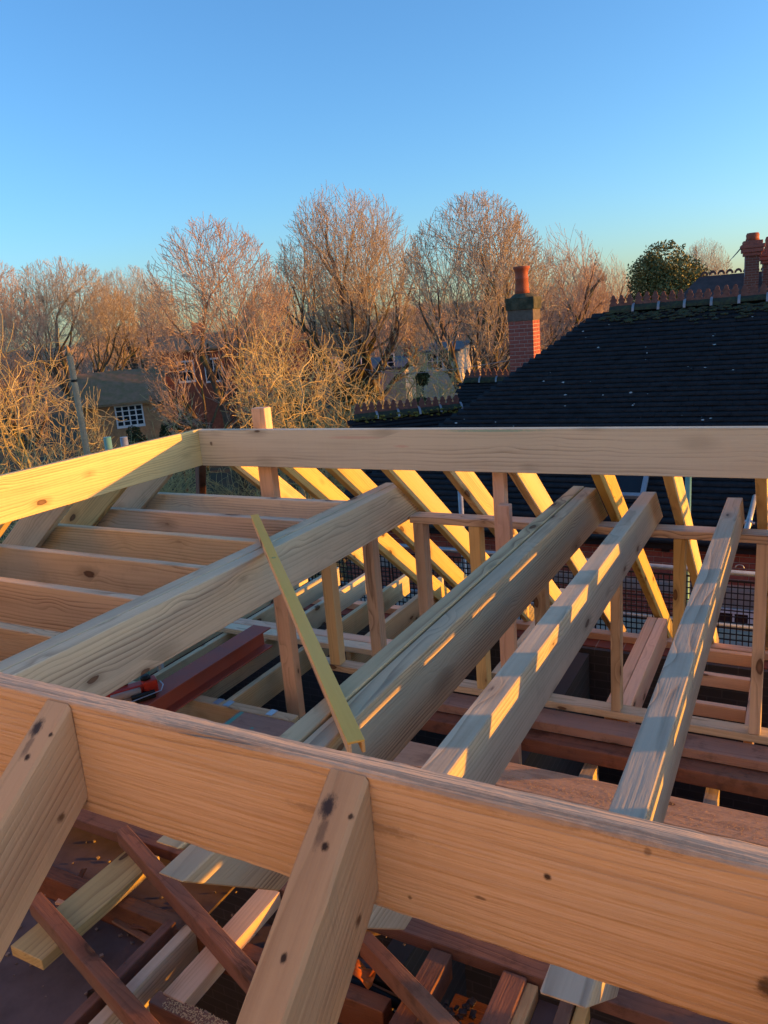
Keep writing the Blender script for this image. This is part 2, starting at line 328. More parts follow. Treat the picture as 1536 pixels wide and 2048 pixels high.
# stud wall under the far rafters
tx('top_plate', -2.16, XR+.6, 4.2, 4.315, -.657, -.612, 'brown', 'horizontal top plate of the stud wall under the far rafters', 'plate')
for i, (xa, xb) in enumerate([(-2.88, -2.80), (-2.53, -2.45), (-2.14, -2.07), (-1.76, -1.69), (-1.36, -1.29), (-.91, -.855), (-.57, -.515), (-.168, -.112), (.24, .295)]):
    top = -.66 if i > 1 else -.64
    tz('wall_stud', xa, xb, 4.203, 4.29, -1.749, top, ('pale', 'brown', 'brown')[i % 3], 'upright stud of the wall under the far rafters, %s from the left' % ORD[i], 'stud', 'studs under the far rafters')
tx('sole_plate', -3.0, XR+.6, 4.2, 4.31, -1.797, -1.752, 'grey', 'long sole plate under the row of studs', 'plate')
# tall posts
tz('post', -3.165, -3.095, 4.0, 4.07, -2.06, -.9, 'brown', 'short dark ply behind the tall left post', 'post')
tz('post', -3.10, -2.995, 3.925, 3.998, -2.06, .125, 'pink', 'tall post rising above the left part of the far beam', 'post')
tz('post', -1.49, -1.425, 3.935, 4.0, -2.06, -.24, 'pink', 'pink post under the middle of the far beam', 'post')
tz('post', -1.45, -1.38, 3.88, 3.932, -2.06, -.43, 'pink', 'shorter pink ply fixed in front of the middle post', 'post')
# floor level
ZF = -1.8
for i, (x, y0, y1) in enumerate([(-4.49, 3.585, 6.3), (-4.09, 3.585, 6.3), (-3.69, 3.585, 6.3), (-3.29, 3.585, 6.3), (-2.92, 4.55, 6.3), (-2.53, 4.55, 6.3), (-2.13, 4.55, 6.3), (-1.75, 4.55, 6.3)]):
    ty('floor_joist', x-.047, x, y0, y1, ZF-.2, ZF-.003, 'grey', 'lower joist at floor level, %s from the left' % ORD[i], 'joist', 'lower joists at floor level')
for i, (xa, xb) in enumerate([(-.98, -.907), (-.904, -.832)]):
    ty('floor_joist', xa, xb, 4.335, 5.85, ZF-.21, ZF+.001*i, 'pink', ('left' if i == 0 else 'right')+' ply of the pinkish double floor joist behind the studs', 'joist', 'lower joists at floor level')
ty('floor_joist', -.2, -.15, 4.335, 5.9, ZF-.2, ZF, 'pink', 'single pinkish floor joist behind the rightmost stud', 'joist', 'lower joists at floor level')
for i, y in enumerate((5.36, 4.98, 4.57)):
    tx('noggin', -.50, -.202, y, y+.045, ZF-.09, ZF-.004, 'pink', 'short pink noggin between floor joists at the right, %s from the back' % ORD[i], 'noggin', 'noggins at the right')
tx('wall_plate', -6.3, 3.4, 6.32, 6.42, -2.26, -2.2, 'pink', 'long pale wall plate at the feet of the far rafters', 'plate')
for i, (ya, yb, z) in enumerate([(4.52, 4.63, ZF+.045), (4.635, 4.74, ZF+.047)]):
    tx('floor_plate', -4.37, -2.4, ya, yb, ZF, z, 'pink' if i else 'grey', 'pale plank laid double behind the studs, %s one' % ('front' if i == 0 else 'rear'), 'plank', 'double planks behind the studs')
tx('trimmer', -4.75, -2.74, 3.5, 3.58, ZF-.2, ZF, 'grey', 'pale trimmer carrying the lower joists, metal hanger tabs on top', 'beam')
# metal hanger tabs
MT['zinc'] = plain('zinc', (.55, .56, .57), .35, .9, .2, 20)
for i, (px, py) in enumerate(((439, 1401), (461, 1404), (558, 1413), (246, 1365))):
    p = at_z(px, py, ZF+.003); bm = bmesh.new(); add_box(bm, -.025, .025, -.02, .05, 0, .0025); add_box(bm, -.025, .025, .05, .0525, -.12, .0025)
    o = link('joist_hanger', bm_mesh('joist_hanger', bm, .0006), MT['zinc'], None, 'small shiny metal joist hanger tab on the trimmer, %s' % ('left of the pair', 'right of the pair', 'beside the tall post', 'beside the red tool')[i], 'hanger', 'joist hangers'); o.location = (p.x, 3.53, ZF+.001)
tx('old_board', -3.15, -2.45, 3.25, 3.495, ZF-.03, ZF-.001, 'tealboard', 'brown board with turquoise paint marks beside the tall post', 'board')
# old wall plates of the floor below
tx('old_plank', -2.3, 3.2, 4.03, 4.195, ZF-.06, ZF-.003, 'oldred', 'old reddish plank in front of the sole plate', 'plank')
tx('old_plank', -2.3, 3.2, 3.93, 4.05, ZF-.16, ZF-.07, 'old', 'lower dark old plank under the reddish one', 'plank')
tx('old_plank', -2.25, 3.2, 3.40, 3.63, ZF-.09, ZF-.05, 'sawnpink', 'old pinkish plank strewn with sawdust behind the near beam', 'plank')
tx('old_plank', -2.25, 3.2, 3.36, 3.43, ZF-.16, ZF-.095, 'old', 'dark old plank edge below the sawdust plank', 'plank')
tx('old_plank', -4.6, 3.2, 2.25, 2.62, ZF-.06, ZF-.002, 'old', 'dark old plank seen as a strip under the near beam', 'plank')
ty('floor_joist', -1.02, -.94, 3.05, 4.0, ZF-.36, ZF-.2, 'brown', 'cracked old joist deep in the gap between the two old planks', 'joist')
ty('floor_joist', -.36, -.29, 3.62, 4.0, ZF-.36, ZF-.2, 'brown', 'old joist deep in the gap at the right', 'joist')
# ------------------------------------------------------------------ lower left: old ceiling under the near beam
MT['plaster'] = plain('mauve_plasterboard', (.18, .135, .13), .85, 0, .3, 3, c2=(.11, .08, .075), bump=.002)
MT['dark'] = plain('dark_rubble', (.06, .045, .04), .95, 0, .5, 25, c2=(.02, .015, .013), bump=.02)
LW = [
 ('ty', -2.8, -2.605, 1.53, 2.2, ZF-.052, ZF, 'pale', 'short pale offcut plank lying on the old joists at the lower left', 'plank'),
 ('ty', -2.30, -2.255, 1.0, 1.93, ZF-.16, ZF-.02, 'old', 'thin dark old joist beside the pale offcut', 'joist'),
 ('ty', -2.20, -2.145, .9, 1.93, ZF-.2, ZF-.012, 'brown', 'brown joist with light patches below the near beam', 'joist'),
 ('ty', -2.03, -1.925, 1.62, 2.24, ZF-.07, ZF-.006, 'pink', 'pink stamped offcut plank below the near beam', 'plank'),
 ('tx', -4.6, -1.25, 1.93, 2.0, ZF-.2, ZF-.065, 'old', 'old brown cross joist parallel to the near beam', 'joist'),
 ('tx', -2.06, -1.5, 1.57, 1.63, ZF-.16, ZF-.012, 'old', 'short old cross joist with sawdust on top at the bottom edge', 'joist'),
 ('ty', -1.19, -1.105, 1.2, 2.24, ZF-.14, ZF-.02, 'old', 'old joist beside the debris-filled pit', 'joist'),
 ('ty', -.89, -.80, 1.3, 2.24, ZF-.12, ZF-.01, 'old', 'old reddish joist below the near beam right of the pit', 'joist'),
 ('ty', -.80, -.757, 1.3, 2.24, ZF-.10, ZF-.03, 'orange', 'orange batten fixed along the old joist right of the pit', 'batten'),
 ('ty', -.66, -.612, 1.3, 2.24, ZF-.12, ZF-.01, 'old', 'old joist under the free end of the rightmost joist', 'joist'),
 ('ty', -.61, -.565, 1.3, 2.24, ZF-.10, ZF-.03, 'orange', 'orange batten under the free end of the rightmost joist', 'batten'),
 ('ty', -1.72, -1.64, .9, 1.8, ZF-.3, ZF-.13, 'pink', 'pale joist deep under the near rafter', 'joist'),
]
for a in LW:
    (tx if a[0] == 'tx' else ty)('old_joist' if a[9] == 'joist' else ('offcut_plank' if a[9] == 'plank' else 'batten'), *a[1:7], a[7], a[8], a[9])
def diag(p, q, zt, wd, h, lab):
    a = at_z(*p, zt); b = at_z(*q, zt); d = b-a
    return timber('old_strut', a, d, (0, 0, 1), d.length, wd, h, 'old', lab, 'strut', 'old diagonal struts')
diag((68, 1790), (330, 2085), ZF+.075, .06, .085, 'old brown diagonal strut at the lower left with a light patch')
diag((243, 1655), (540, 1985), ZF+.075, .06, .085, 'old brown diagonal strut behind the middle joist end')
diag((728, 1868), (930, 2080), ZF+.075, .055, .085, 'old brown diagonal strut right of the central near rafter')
# loose laths and offcuts among the old joists
rl = random.Random(21)
for i in range(11):
    x = -3.0+.155*i+rl.uniform(-.05, .05); y = rl.uniform(1.3, 2.2); a_ = rl.uniform(-.9, .9)+(1.57 if rl.random() < .4 else 0); L_ = rl.uniform(.12, .42)
    timber('loose_lath', (x, y, ZF-.165+.012*(i % 4)), (math.cos(a_), math.sin(a_), 0), (0, 0, 1), L_, rl.uniform(.02, .045), rl.uniform(.006, .02), rl.choice(('old', 'oldred', 'pink')), 'loose lath or offcut among the old joists at the lower left, %s from the left' % ORD[i], 'offcut', 'loose laths and offcuts')
bm = bmesh.new()
for i in range(160):
    x = rl.uniform(-3.6, -1.3); y = rl.uniform(1.28, 2.5); s = rl.uniform(.003, .009)
    add_box(bm, -s, s, -s*.7, s*.7, -s*.5, s*.5, Matrix.Translation((x, y, ZF-.182+s*.4)) @ Matrix.Rotation(rl.uniform(0, 3), 4, 'Z') @ Matrix.Rotation(rl.uniform(-.4, .4), 4, 'X'))
MT['grit'] = plain('plaster_grit', (.38, .30, .25), .9, 0, .6, 40)
link('plaster_debris', bm_mesh('plaster_debris', bm), MT['grit'], None, 'crumbs of plaster and mortar strewn over the old ceiling', 'debris', kind='stuff')
# plasterboard of the ceiling below, with a broken hole, one sheet per bay
def sheet(name, x0, x1, y0, y1, z, lab, hole=None):
    bm = bmesh.new()
    n = 14; hx, hy, hr = hole or (0, 0, 0)
    outer = [(x0, y0), (x1, y0), (x1, y1), (x0, y1)]
    if hole:
        ri = []; ro = []
        for j in range(n):
            t = 2*math.pi*j/n; r = hr*random.uniform(.75, 1.15)
            ri.append((hx+r*1.3*math.cos(t), hy+r*.8*math.sin(t)))
            c, s = math.cos(t), math.sin(t); sx = ((x1 if c > 0 else x0)-hx)/c if abs(c) > 1e-6 else 1e9; sy = ((y1 if s > 0 else y0)-hy)/s if abs(s) > 1e-6 else 1e9
            m = min(sx, sy); ro.append((hx+m*c, hy+m*s))
        T = [bm.verts.new((*p, z)) for p in ri]; U = [bm.verts.new((*p, z)) for p in ro]; B = [bm.verts.new((*p, z-.013)) for p in ri]
        for j in range(n):
            k = (j+1) % n; bm.faces.new((T[j], U[j], U[k], T[k])); bm.faces.new((T[k], B[k], B[j], T[j]))
        for cx, cy in outer:      # fill the corners the rays skip
            js = sorted(range(n), key=lambda j: (ro[j][0]-cx)**2+(ro[j][1]-cy)**2)[:2]
            bm.faces.new((bm.verts.new((cx, cy, z)), U[js[0]], U[js[1]]))
    else: add_box(bm, x0, x1, y0, y1, z-.013, z)
    return link(name, bm_mesh(name, bm), MT['plaster'], None, lab, 'board', 'old plasterboard sheets')
sheet('plasterboard', -3.9, -2.302, 1.25, 1.925, ZF-.185, 'mauve old plasterboard with a broken hole at the lower left', hole=(-2.42, 1.62, .055))
sheet('plasterboard', -3.9, -2.302, 2.005, 2.6, ZF-.185, 'mauve old plasterboard sheet under the dark plank at the left')
sheet('plasterboard', -2.1, -1.3, 2.005, 2.24, ZF-.21, 'narrow mauve plasterboard strip under the middle joist end')
sheet('plasterboard', -.755, -.665, 1.3, 2.24, ZF-.09, 'mauve plasterboard strip between the two orange battens')
sheet('plasterboard', -.56, .9, 1.3, 2.24, ZF-.09, 'mauve plasterboard sheet at the lower right')
# pit with rubble
bm = bmesh.new()
for i in range(260):
    x = random.uniform(-1.1, -.9); y = random.uniform(1.35, 2.2); s = random.uniform(.004, .016)
    add_box(bm, -s, s, -s*.7, s*.7, -s*.5, s*.5, Matrix.Translation((x, y, ZF-.19+random.uniform(0, .03))) @ Matrix.Rotation(random.uniform(0, 3), 4, 'Z') @ Matrix.Rotation(random.uniform(-.5, .5), 4, 'X'))
MT['debris'] = plain('debris', (.2, .15, .13), .9, 0, .6, 30)
link('rubble', bm_mesh('rubble', bm), MT['debris'], None, 'loose brick and mortar rubble in the pit between old joists', 'rubble', kind='stuff')
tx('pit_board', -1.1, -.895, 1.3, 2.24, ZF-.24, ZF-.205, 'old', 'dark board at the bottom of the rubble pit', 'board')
# dark cables / pipes in the gap
MT['black'] = plain('black_plastic', (.012, .014, .013), .45, 0, .3, 20)
for i in range(3):
    bm = bmesh.new(); y = 2.12-.06*i; add_tube(bm, [(-1.75, y+.03, ZF-.16), (-1.5, y+.02, ZF-.155), (-1.22, y, ZF-.16)], .02, 10)
    link('pipe', bm_mesh('pipe', bm, smooth=True), MT['black'], None, 'black pipe in the gap right of the central near rafter, %s from the back' % ORD[i], 'pipe', 'black pipes')
# a bit of orange plastic sheet
bm = bmesh.new(); p = at_z(735, 1930, ZF-.02)
g = [[bm.verts.new((p.x-.06+.03*i, p.y-.06+.03*j, ZF-.05+.03*math.sin(i*1.3+j))) for j in range(4)] for i in range(4)]
for i in range(3):
    for j in range(3): bm.faces.new((g[i][j], g[i+1][j], g[i+1][j+1], g[i][j+1]))
MT['orangep'] = plain('orange_plastic', (.65, .17, .03), .4, 0, .2)
o = link('plastic_scrap', bm_mesh('plastic_scrap', bm, smooth=True), MT['orangep'], None, 'crumpled orange plastic scrap right of the central near rafter', 'plastic scrap')
sm = o.modifiers.new('thick', 'SOLIDIFY'); sm.thickness = .003
# sawdust on the old plank
bm = bmesh.new(); rs = random.Random(5)
for i in range(2200):
    x = rs.uniform(-1.35, .3); y = 3.42 + min(abs(rs.gauss(0, .09)), .2); s = rs.uniform(.0008, .0022)
    add_box(bm, -s, s, -s*.6, s*.6, 0, s*.7, Matrix.Translation((x, y, ZF-.05+.001)) @ Matrix.Rotation(rs.uniform(0, 3.1), 4, 'Z'))
for i in range(500):
    x = rs.uniform(-2.0, -1.72); y = rs.uniform(1.572, 1.628); s = rs.uniform(.001, .003)
    add_box(bm, -s, s, -s*.6, s*.6, 0, s*.7, Matrix.Translation((x, y, ZF-.012+.0005)) @ Matrix.Rotation(rs.uniform(0, 3.1), 4, 'Z'))
MT['sawdust'] = plain('sawdust', (.72, .5, .27), .9, 0, .35, 50)
link('sawdust', bm_mesh('sawdust', bm), MT['sawdust'], None, 'sawdust and chips strewn along the old pinkish plank', 'sawdust', kind='stuff')

# ------------------------------------------------------------------ red steel beam
MT['redsteel'] = plain('red_oxide_steel', (.40, .10, .06), .55, 0, .3, 6, c2=(.33, .10, .075))
bm = bmesh.new(); x0, x1, y0, y1 = -3.72, -3.552, 2.5, 4.42; zb, ztp = ZF+.002, ZF+.162
add_box(bm, x0, x1, y0, y1, ztp-.011, ztp); add_box(bm, x0, x1, y0, y1, zb, zb+.011)
xm = (x0+x1)/2; add_box(bm, xm-.004, xm+.004, y0, y1, zb+.0105, ztp-.0105)
link('steel_beam', bm_mesh('steel_beam', bm, .0012), MT['redsteel'], None, 'red oxide painted steel beam lying on the lower joists', 'steel beam')

# ------------------------------------------------------------------ yellow channel batten lying across two joists
MT['yellow'] = wood('yellow_painted_face', (.88, .58, .2), (.70, .43, .13), ring=.02, contrast=.2, knots=0, fibre=.15, stain=(.86, .6, .24), stain_amt=.4, spots=[(1.62, -.0, 0, .012, .010, .05, (.12, .2, .1), .8), (1.62, 0, 0, .006, .005, .06, (.58, .52, .14), .9)])
a = Vector((-.885, 1.365, -.352)); b = Vector((-2.585, 3.195, -.362)); d = b-a
m = frame(a, d, (0, 0, 1))
e = empty('yellow_batten', a, 'long yellow faced batten lying slantwise across two joists', 'batten'); e.matrix_world = m
L = d.length
bm = bmesh.new(); add_box(bm, 0, L, -.021, .021, -.006, 0, kb=.0)
fc = link('face_strip', bm_mesh('face_strip', bm, .001), MT['yellow'], e)
for s in (-1, 1):
    bm = bmesh.new(); add_box(bm, .0, L-.06, s*.021-(.009 if s > 0 else 0), s*.021+(.009 if s < 0 else 0), -.034, -.0065)
    link('side_strip', bm_mesh('side_strip', bm, .001), MT['orange'], e)

# ------------------------------------------------------------------ red cordless nail gun on the trimmer
MT['toolred'] = plain('tool_red', (.40, .035, .02), .4, 0, .15, 10)
MT['toolgrey'] = plain('tool_grey', (.33, .29, .26), .5, 0, .2, 10)
MT['blue'] = plain('blue_plastic', (.05, .09, .35), .4, 0, .2, 10)
p = Vector((-3.72, 3.16, ZF+.168))
e = empty('nail_gun', p, 'red and grey cordless nail gun lying on the end of the steel beam', 'nail gun', rz=math.radians(58)); e.scale = (1.15, 1.15, 1.15)
def part(name, fn, mat, bev=.004, parent=None, smooth=False):
    bm = bmesh.new(); fn(bm); return link(name, bm_mesh(name, bm, bev, 2, smooth), MT[mat], parent or e)
def R(ax, deg): return Matrix.Rotation(math.radians(deg), 4, ax)
part('body', lambda b: (add_box(b, -.17, .12, -.035, .035, .0, .07), add_box(b, .05, .13, -.05, .03, .0, .085)), 'toolred', .012)
part('barrel_sleeve', lambda b: add_tube(b, [(-.13, -.05, .045), (.03, -.05, .045)], .022, 14), 'toolgrey', 0, smooth=True)
part('grip', lambda b: add_box(b, -.03, .1, -.105, -.075, .005, .045), 'black', .008)
part('rail_cover', lambda b: add_box(b, -.12, -.02, .02, .034, .07, .084), 'black', .003)
part('magazine', lambda b: add_box(b, -.16, .09, -.075, -.052, .0, .028), 'toolgrey', .004)
part('nose', lambda b: add_tube(b, [(-.24, -.01, .03), (-.17, -.01, .035)], .014, 12, r1=.024), 'blue', 0)
part('driver_cap', lambda b: lathe(b, [(.0, 0), (.028, 0), (.03, .012), (.02, .024), (.012, .026)], 14, (.075, .0, .084)), 'black', 0)
def hook(b): add_tube(b, [(.13, .02, .03), (.15, .0, .05), (.155, -.06, .05), (.13, -.11, .04), (-.05, -.125, .03)], .0035, 6)
part('wire_hook', hook, 'zinc', 0)

# ------------------------------------------------------------------ the house under the open roof
def brick_mat(name, c1, c2, mort, sc=1.):
    k = NT(name); tc = k.n('ShaderNodeTexCoord'); P = tc.outputs['Object']
    b = k.n('ShaderNodeTexBrick'); b.inputs['Scale'].default_value = 1; b.inputs['Brick Width'].default_value = .225; b.inputs['Row Height'].default_value = .075; b.inputs['Mortar Size'].default_value = .005
    mp = k.n('ShaderNodeMapping'); mp.inputs['Rotation'].default_value = (math.pi/2, 0, 0); k.l(P, mp.inputs[0]); k.l(mp.outputs[0], b.inputs['Vector'])
    b.inputs['Color1'].default_value = (*c1, 1); b.inputs['Color2'].default_value = (*c2, 1); b.inputs['Mortar'].default_value = (*mort, 1)
    col = k.mix(k.math('MULTIPLY', k.noise(P, 3, 4), .5), b.outputs[0], tuple(v*.55 for v in c1)); k.l(col, k.b.inputs['Base Color']); k.b.inputs['Roughness'].default_value = .9
    return k.m
MT['brickwall'] = brick_mat('brickwork', (.26, .085, .055), (.2, .06, .04), (.3, .24, .2))
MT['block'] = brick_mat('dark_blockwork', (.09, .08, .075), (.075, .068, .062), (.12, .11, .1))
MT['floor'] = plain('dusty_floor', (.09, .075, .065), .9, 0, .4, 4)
def walls(name, x0, x1, y0, y1, z0, z1, t, mat, parent):
    for i, (a, b, c, d) in enumerate(((x0, x1, y0, y0+t), (x0, x1, y1-t, y1), (x0, x0+t, y0+t+.002, y1-t-.002), (x1-t, x1, y0+t+.002, y1-t-.002))):
        bm = bmesh.new(); add_box(bm, a, b, c, d, z0, z1); link('wall', bm_mesh('wall', bm), MT[mat], parent)
hs = empty('house', (-1.4, 2.3, -7), 'house whose roof is open, dark rooms below the joists', 'house')
def rel(o): o.matrix_parent_inverse = hs.matrix_basis.inverted()
bpy.context.view_layer.update()
walls('wall', -6.45, 3.55, -1.9, 6.48, -7, -2.262, .3, 'brickwall', hs)
for nm, b3, mt in (('inner_wall', (-6.1, 3.2, 6.13, 6.175, -4.7, -2.27), 'block'), ('room_floor', (-6.14, 3.24, -1.59, 6.17, -4.8, -4.7), 'floor'), ('partition', (-1.62, -1.5, -1.5, 6.1, -4.7, -2.3), 'block'), ('partition', (-6.1, 3.2, 3.2, 3.36, -4.7, -2.02), 'block')):
    bm = bmesh.new(); add_box(bm, *b3); link(nm, bm_mesh(nm, bm), MT[mt], hs)
for o in hs.children: rel(o)

# unseen house added behind the camera; its cream wall bounces warm sunlight forward
mh = empty('bounce_house', (-1, -6, -7), 'unseen house added behind the camera, cream wall bouncing warm sunlight', 'house'); bpy.context.view_layer.update()
MT['bouncecream'] = plain('cream_bounce_wall', (.78, .70, .58), .9, 0, .1, 2)
bm = bmesh.new(); add_box(bm, -9, 3.4, -10.5, -3.3, -7, 4.2); o = link('wall', bm_mesh('wall', bm), MT['bouncecream'], mh); o.matrix_parent_inverse = mh.matrix_world.inverted()
bm = bmesh.new(); vs = [[(x, -3.0, 4.05), (x, -6.9, 6.9), (x, -10.8, 4.05)] for x in (-9.3, 3.7)]; A = [[bm.verts.new(v) for v in r] for r in vs]
for j in (0, 1, 2): bm.faces.new((A[0][j], A[0][(j+1) % 3], A[1][(j+1) % 3], A[1][j]))
bm.faces.new(A[0]); bm.faces.new(A[1][::-1])
o = link('roof', bm_mesh('roof', bm), MT['brickwall'], mh); o.matrix_parent_inverse = mh.matrix_world.inverted()

# ------------------------------------------------------------------ scaffold outside the far wall
MT['galv'] = plain('galvanised_tube', (.42, .45, .44), .45, .6, .3, 12)
MT['tealtube'] = plain('teal_painted_tube', (.10, .33, .27), .45, .2, .3, 8, c2=(.2, .38, .33))
def tube(name, a, b, r, mat, lab, cat='scaffold tube', group='scaffold tubes'):
    bm = bmesh.new(); add_tube(bm, [a, b], r, 14); o = link(name, bm_mesh(name, bm, smooth=False), MT[mat], None, lab, cat, group)
    for pl in o.data.polygons: pl.use_smooth = len(pl.vertices) == 4
    return o
YS = 7.2
tube('scaffold_standard', (-.86, YS, -7), (-.86, YS, at_y(1376, 930, YS).z), .027, 'tealtube', 'teal upright scaffold tube behind the far rafters at the right')
tube('scaffold_standard', (-3.085, YS, -7), (-3.085, YS, -.95), .027, 'galv', 'pale upright scaffold tube behind the far rafters in the middle')
tube('scaffold_standard', (-4.9, YS, -7), (-4.9, YS, at_y(626, 925, YS).z), .027, 'tealtube', 'teal upright scaffold tube seen just under the left of the far beam')
for i, px in enumerate((215, 248)):
    q = at_d(px, 880, 5.75)
    tube('scaffold_standard', (q.x, q.y, -7), (q.x, q.y, at_d(px, 874, 5.75).z), .026, 'galv' if i else 'tealtube', 'tip of a scaffold tube showing above the left beam, %s of two' % ('left' if i == 0 else 'right'))
tube('scaffold_ledger', (-7.2, YS-.05, -1.80), (1.2, YS-.05, -1.83), .0245, 'galv', 'horizontal grey scaffold rail above the black mesh guards')
tube('scaffold_ledger', (-7.2, YS-.05, -2.32), (1.2, YS-.05, -2.35), .0245, 'galv', 'lower horizontal scaffold rail behind the black mesh guards')
MT['mesh'] = plain('black_mesh_plastic', (.02, .018, .016), .5, 0, .3)
rg = random.Random(3)
def guard(x0, x1, z0, z1, lab):
    bm = bmesh.new(); nx = max(2, round((x1-x0)/.05)); nz = round((z1-z0)/.056)
    for i in range(nx+1):
        x = (x1-x0)*i/nx; t = .0045 if 0 < i < nx else .008; add_box(bm, x-t, x+t, -.004, .004, 0, z1-z0)
    for j in range(nz+1):
        z = (z1-z0)*j/nz; t = .0045 if 0 < j < nz else .008; add_box(bm, 0, x1-x0, -.0055, .0055, z-t, z+t)
    o = link('mesh_guard', bm_mesh('mesh_guard', bm), MT['mesh'], None, lab, 'mesh guard', 'black mesh guards on the scaffold')
    o.location = (x0, YS-.1, z0); o.rotation_euler = (rg.uniform(-.03, .03), rg.uniform(-.012, .012), 0)
for i, (xa, xb) in enumerate(((-6.2, -5.05), (-5.0, -3.95), (-3.9, -2.85), (-2.8, -1.75), (-1.68, -.7), (-.62, .45))):
    guard(xa, xb, -2.62, -1.88, 'black square-mesh brick guard hanging on the scaffold, %s from the left' % ORD[i])
bm = bmesh.new(); h0 = at_y(1478, 1136, YS-.11); pts = [(h0.x-.03+.035*(1-math.cos(t)), h0.y, h0.z+.03*math.sin(t)) for t in [math.pi*j/8 for j in range(9)]]
add_tube(bm, pts, .005, 8); link('hook', bm_mesh('hook', bm), MT['galv'], None, 'small curved wire hook on the scaffold rail at the right', 'hook')
bm = bmesh.new(); add_box(bm, -.03, .03, -.03, .03, -.02, .02); add_tube(bm, [(-.05, 0, 0), (.05, 0, 0)], .012, 8)
q = at_y(1497, 1046, YS); o = link('scaffold_clamp', bm_mesh('scaffold_clamp', bm), MT['zinc'], None, 'metal scaffold clamp beyond the rightmost joist end', 'clamp'); o.location = q
tube('scaffold_transom', (q.x, YS-.3, q.z), (q.x, YS+1.0, q.z), .0245, 'galv', 'short scaffold tube running away through the clamp at the right')
# boarded walkway of the scaffold
MT['board'] = wood('scaffold_board', (.30, .24, .17), (.16, .12, .08), knots=.6, dirt=.4)
for i in range(4):
    tx('scaffold_board', -7.0, 1.1, YS-.08+.23*i, YS-.08+.23*i+.222, -2.70, -2.662, 'board', 'scaffold walkway board, %s from the house' % ORD[i], 'scaffold board', 'boards of the scaffold walkway')
# ------------------------------------------------------------------ neighbour's house
MT['tile'] = plain('dark_plain_tile', (.020, .020, .022), .8, 0, .45, 5, c2=(.010, .011, .013), bump=.003)
MT['terra'] = plain('terracotta_crest', (.22, .105, .08), .8, 0, .35, 15)
MT['terrapot'] = plain('terracotta_pot', (.42, .11, .055), .7, 0, .25, 10)
MT['moss'] = plain('mossy_mortar', (.06, .075, .035), .95, 0, .5, 14, c2=(.035, .035, .03), bump=.01)
MT['lead'] = plain('lead_grey', (.30, .32, .34), .45, .3, .2, 10)
MT['white'] = plain('white_paint', (.72, .72, .7), .5, 0, .1, 5)
MT['brick'] = plain('red_brick', (.40, .12, .08), .9, 0, .35, 18, c2=(.27, .08, .06))
MT['mortar'] = plain('pale_mortar', (.50, .40, .34), .95, 0, .2, 30)
MT['cement'] = plain('mossy_cement', (.10, .095, .06), .95, 0, .5, 9, c2=(.035, .04, .025), bump=.01)
MT['stone'] = plain('stone_band', (.34, .3, .26), .9, 0, .25, 9)
MT['band'] = plain('grey_render_band', (.17, .14, .11), .95, 0, .35, 12)
MT['glass'] = plain('window_glass', (.02, .025, .03), .08, 0, .1)
MT['lichen'] = plain('lichen', (.42, .44, .42), .95, 0, .3, 30)
nh = empty('neighbour_house', (-1, 12, -7), 'neighbouring brick house with a large dark tiled roof and crested ridge', 'house')
bpy.context.view_layer.update()
def kid(o, par=None):
    par = par or nh; o.parent = par; o.matrix_parent_inverse = par.matrix_world.inverted(); return o
def tile_field(name, origin, udir, vdir, W, H, keep, gauge=.105, tw=.165, seed=1):
    """plain tiles laid in courses; u along the eave, v up the slope"""
    u = Vector(udir).normalized(); v = Vector(vdir).normalized(); n = u.cross(v); o = Vector(origin)
    rs = np.random.RandomState(seed); V = []; F = []
    rows = int(H/gauge)
    for r in range(rows):
        nt_ = int(W/tw)+2
        for c in range(nt_):
            uc = (c-.5*(r % 2))*tw
            if not keep(uc+tw/2, r*gauge): continue
            a0 = uc+.0025; a1 = uc+tw-.0025; b0 = r*gauge-.03+rs.uniform(-.003, .003); b1 = r*gauge+gauge
            lift = .017+rs.uniform(-.003, .004); k = rs.uniform(-.003, .003); i0 = len(V)
            for (a, b, h) in ((a0, b0, lift+k), (a1, b0, lift-k), (a1, b1, .006), (a0, b1, .006), (a0, b0, lift-.011+k), (a1, b0, lift-.011-k)):
                V.append(o+u*a+v*b+n*h)
            F += [(i0, i0+1, i0+2, i0+3), (i0+4, i0+5, i0+1, i0), (i0+3, i0+2, i0+5, i0+4)]
    return np_mesh(name, V, F)
RZ, RY, RXL, RXR, EY, EZ = .46, 13.3, -2.95, 6.5, 9.65, -2.25
vd = Vector((0, RY-EY, RZ-EZ)); SL = vd.length; ELX = RXL-(RY-EY)
def decking(bm, pts):
    vs = [bm.verts.new(p) for p in pts]; bm.faces.new(vs)
bm = bmesh.new()
decking(bm, [(ELX, EY, EZ), (RXR, EY, EZ), (RXR, RY, RZ), (RXL, RY, RZ)])
decking(bm, [(ELX, EY, EZ), (RXL, RY, RZ), (ELX, 2*RY-EY, EZ)])
decking(bm, [(RXL, RY, RZ), (RXR, RY, RZ), (RXR, 2*RY-EY, EZ), (ELX, 2*RY-EY, EZ)])
roof = kid(link('roof', bm_mesh('roof', bm), MT['tile']))
bpy.context.view_layer.update()
o = kid(link('roof_tile', tile_field('roof_tile', (ELX, EY, EZ), (1, 0, 0), vd, RXR-ELX-5.2, SL, lambda a, b: ELX+a > ELX+b*(RY-EY)/SL-.02), MT['tile'], kind='stuff'), roof)
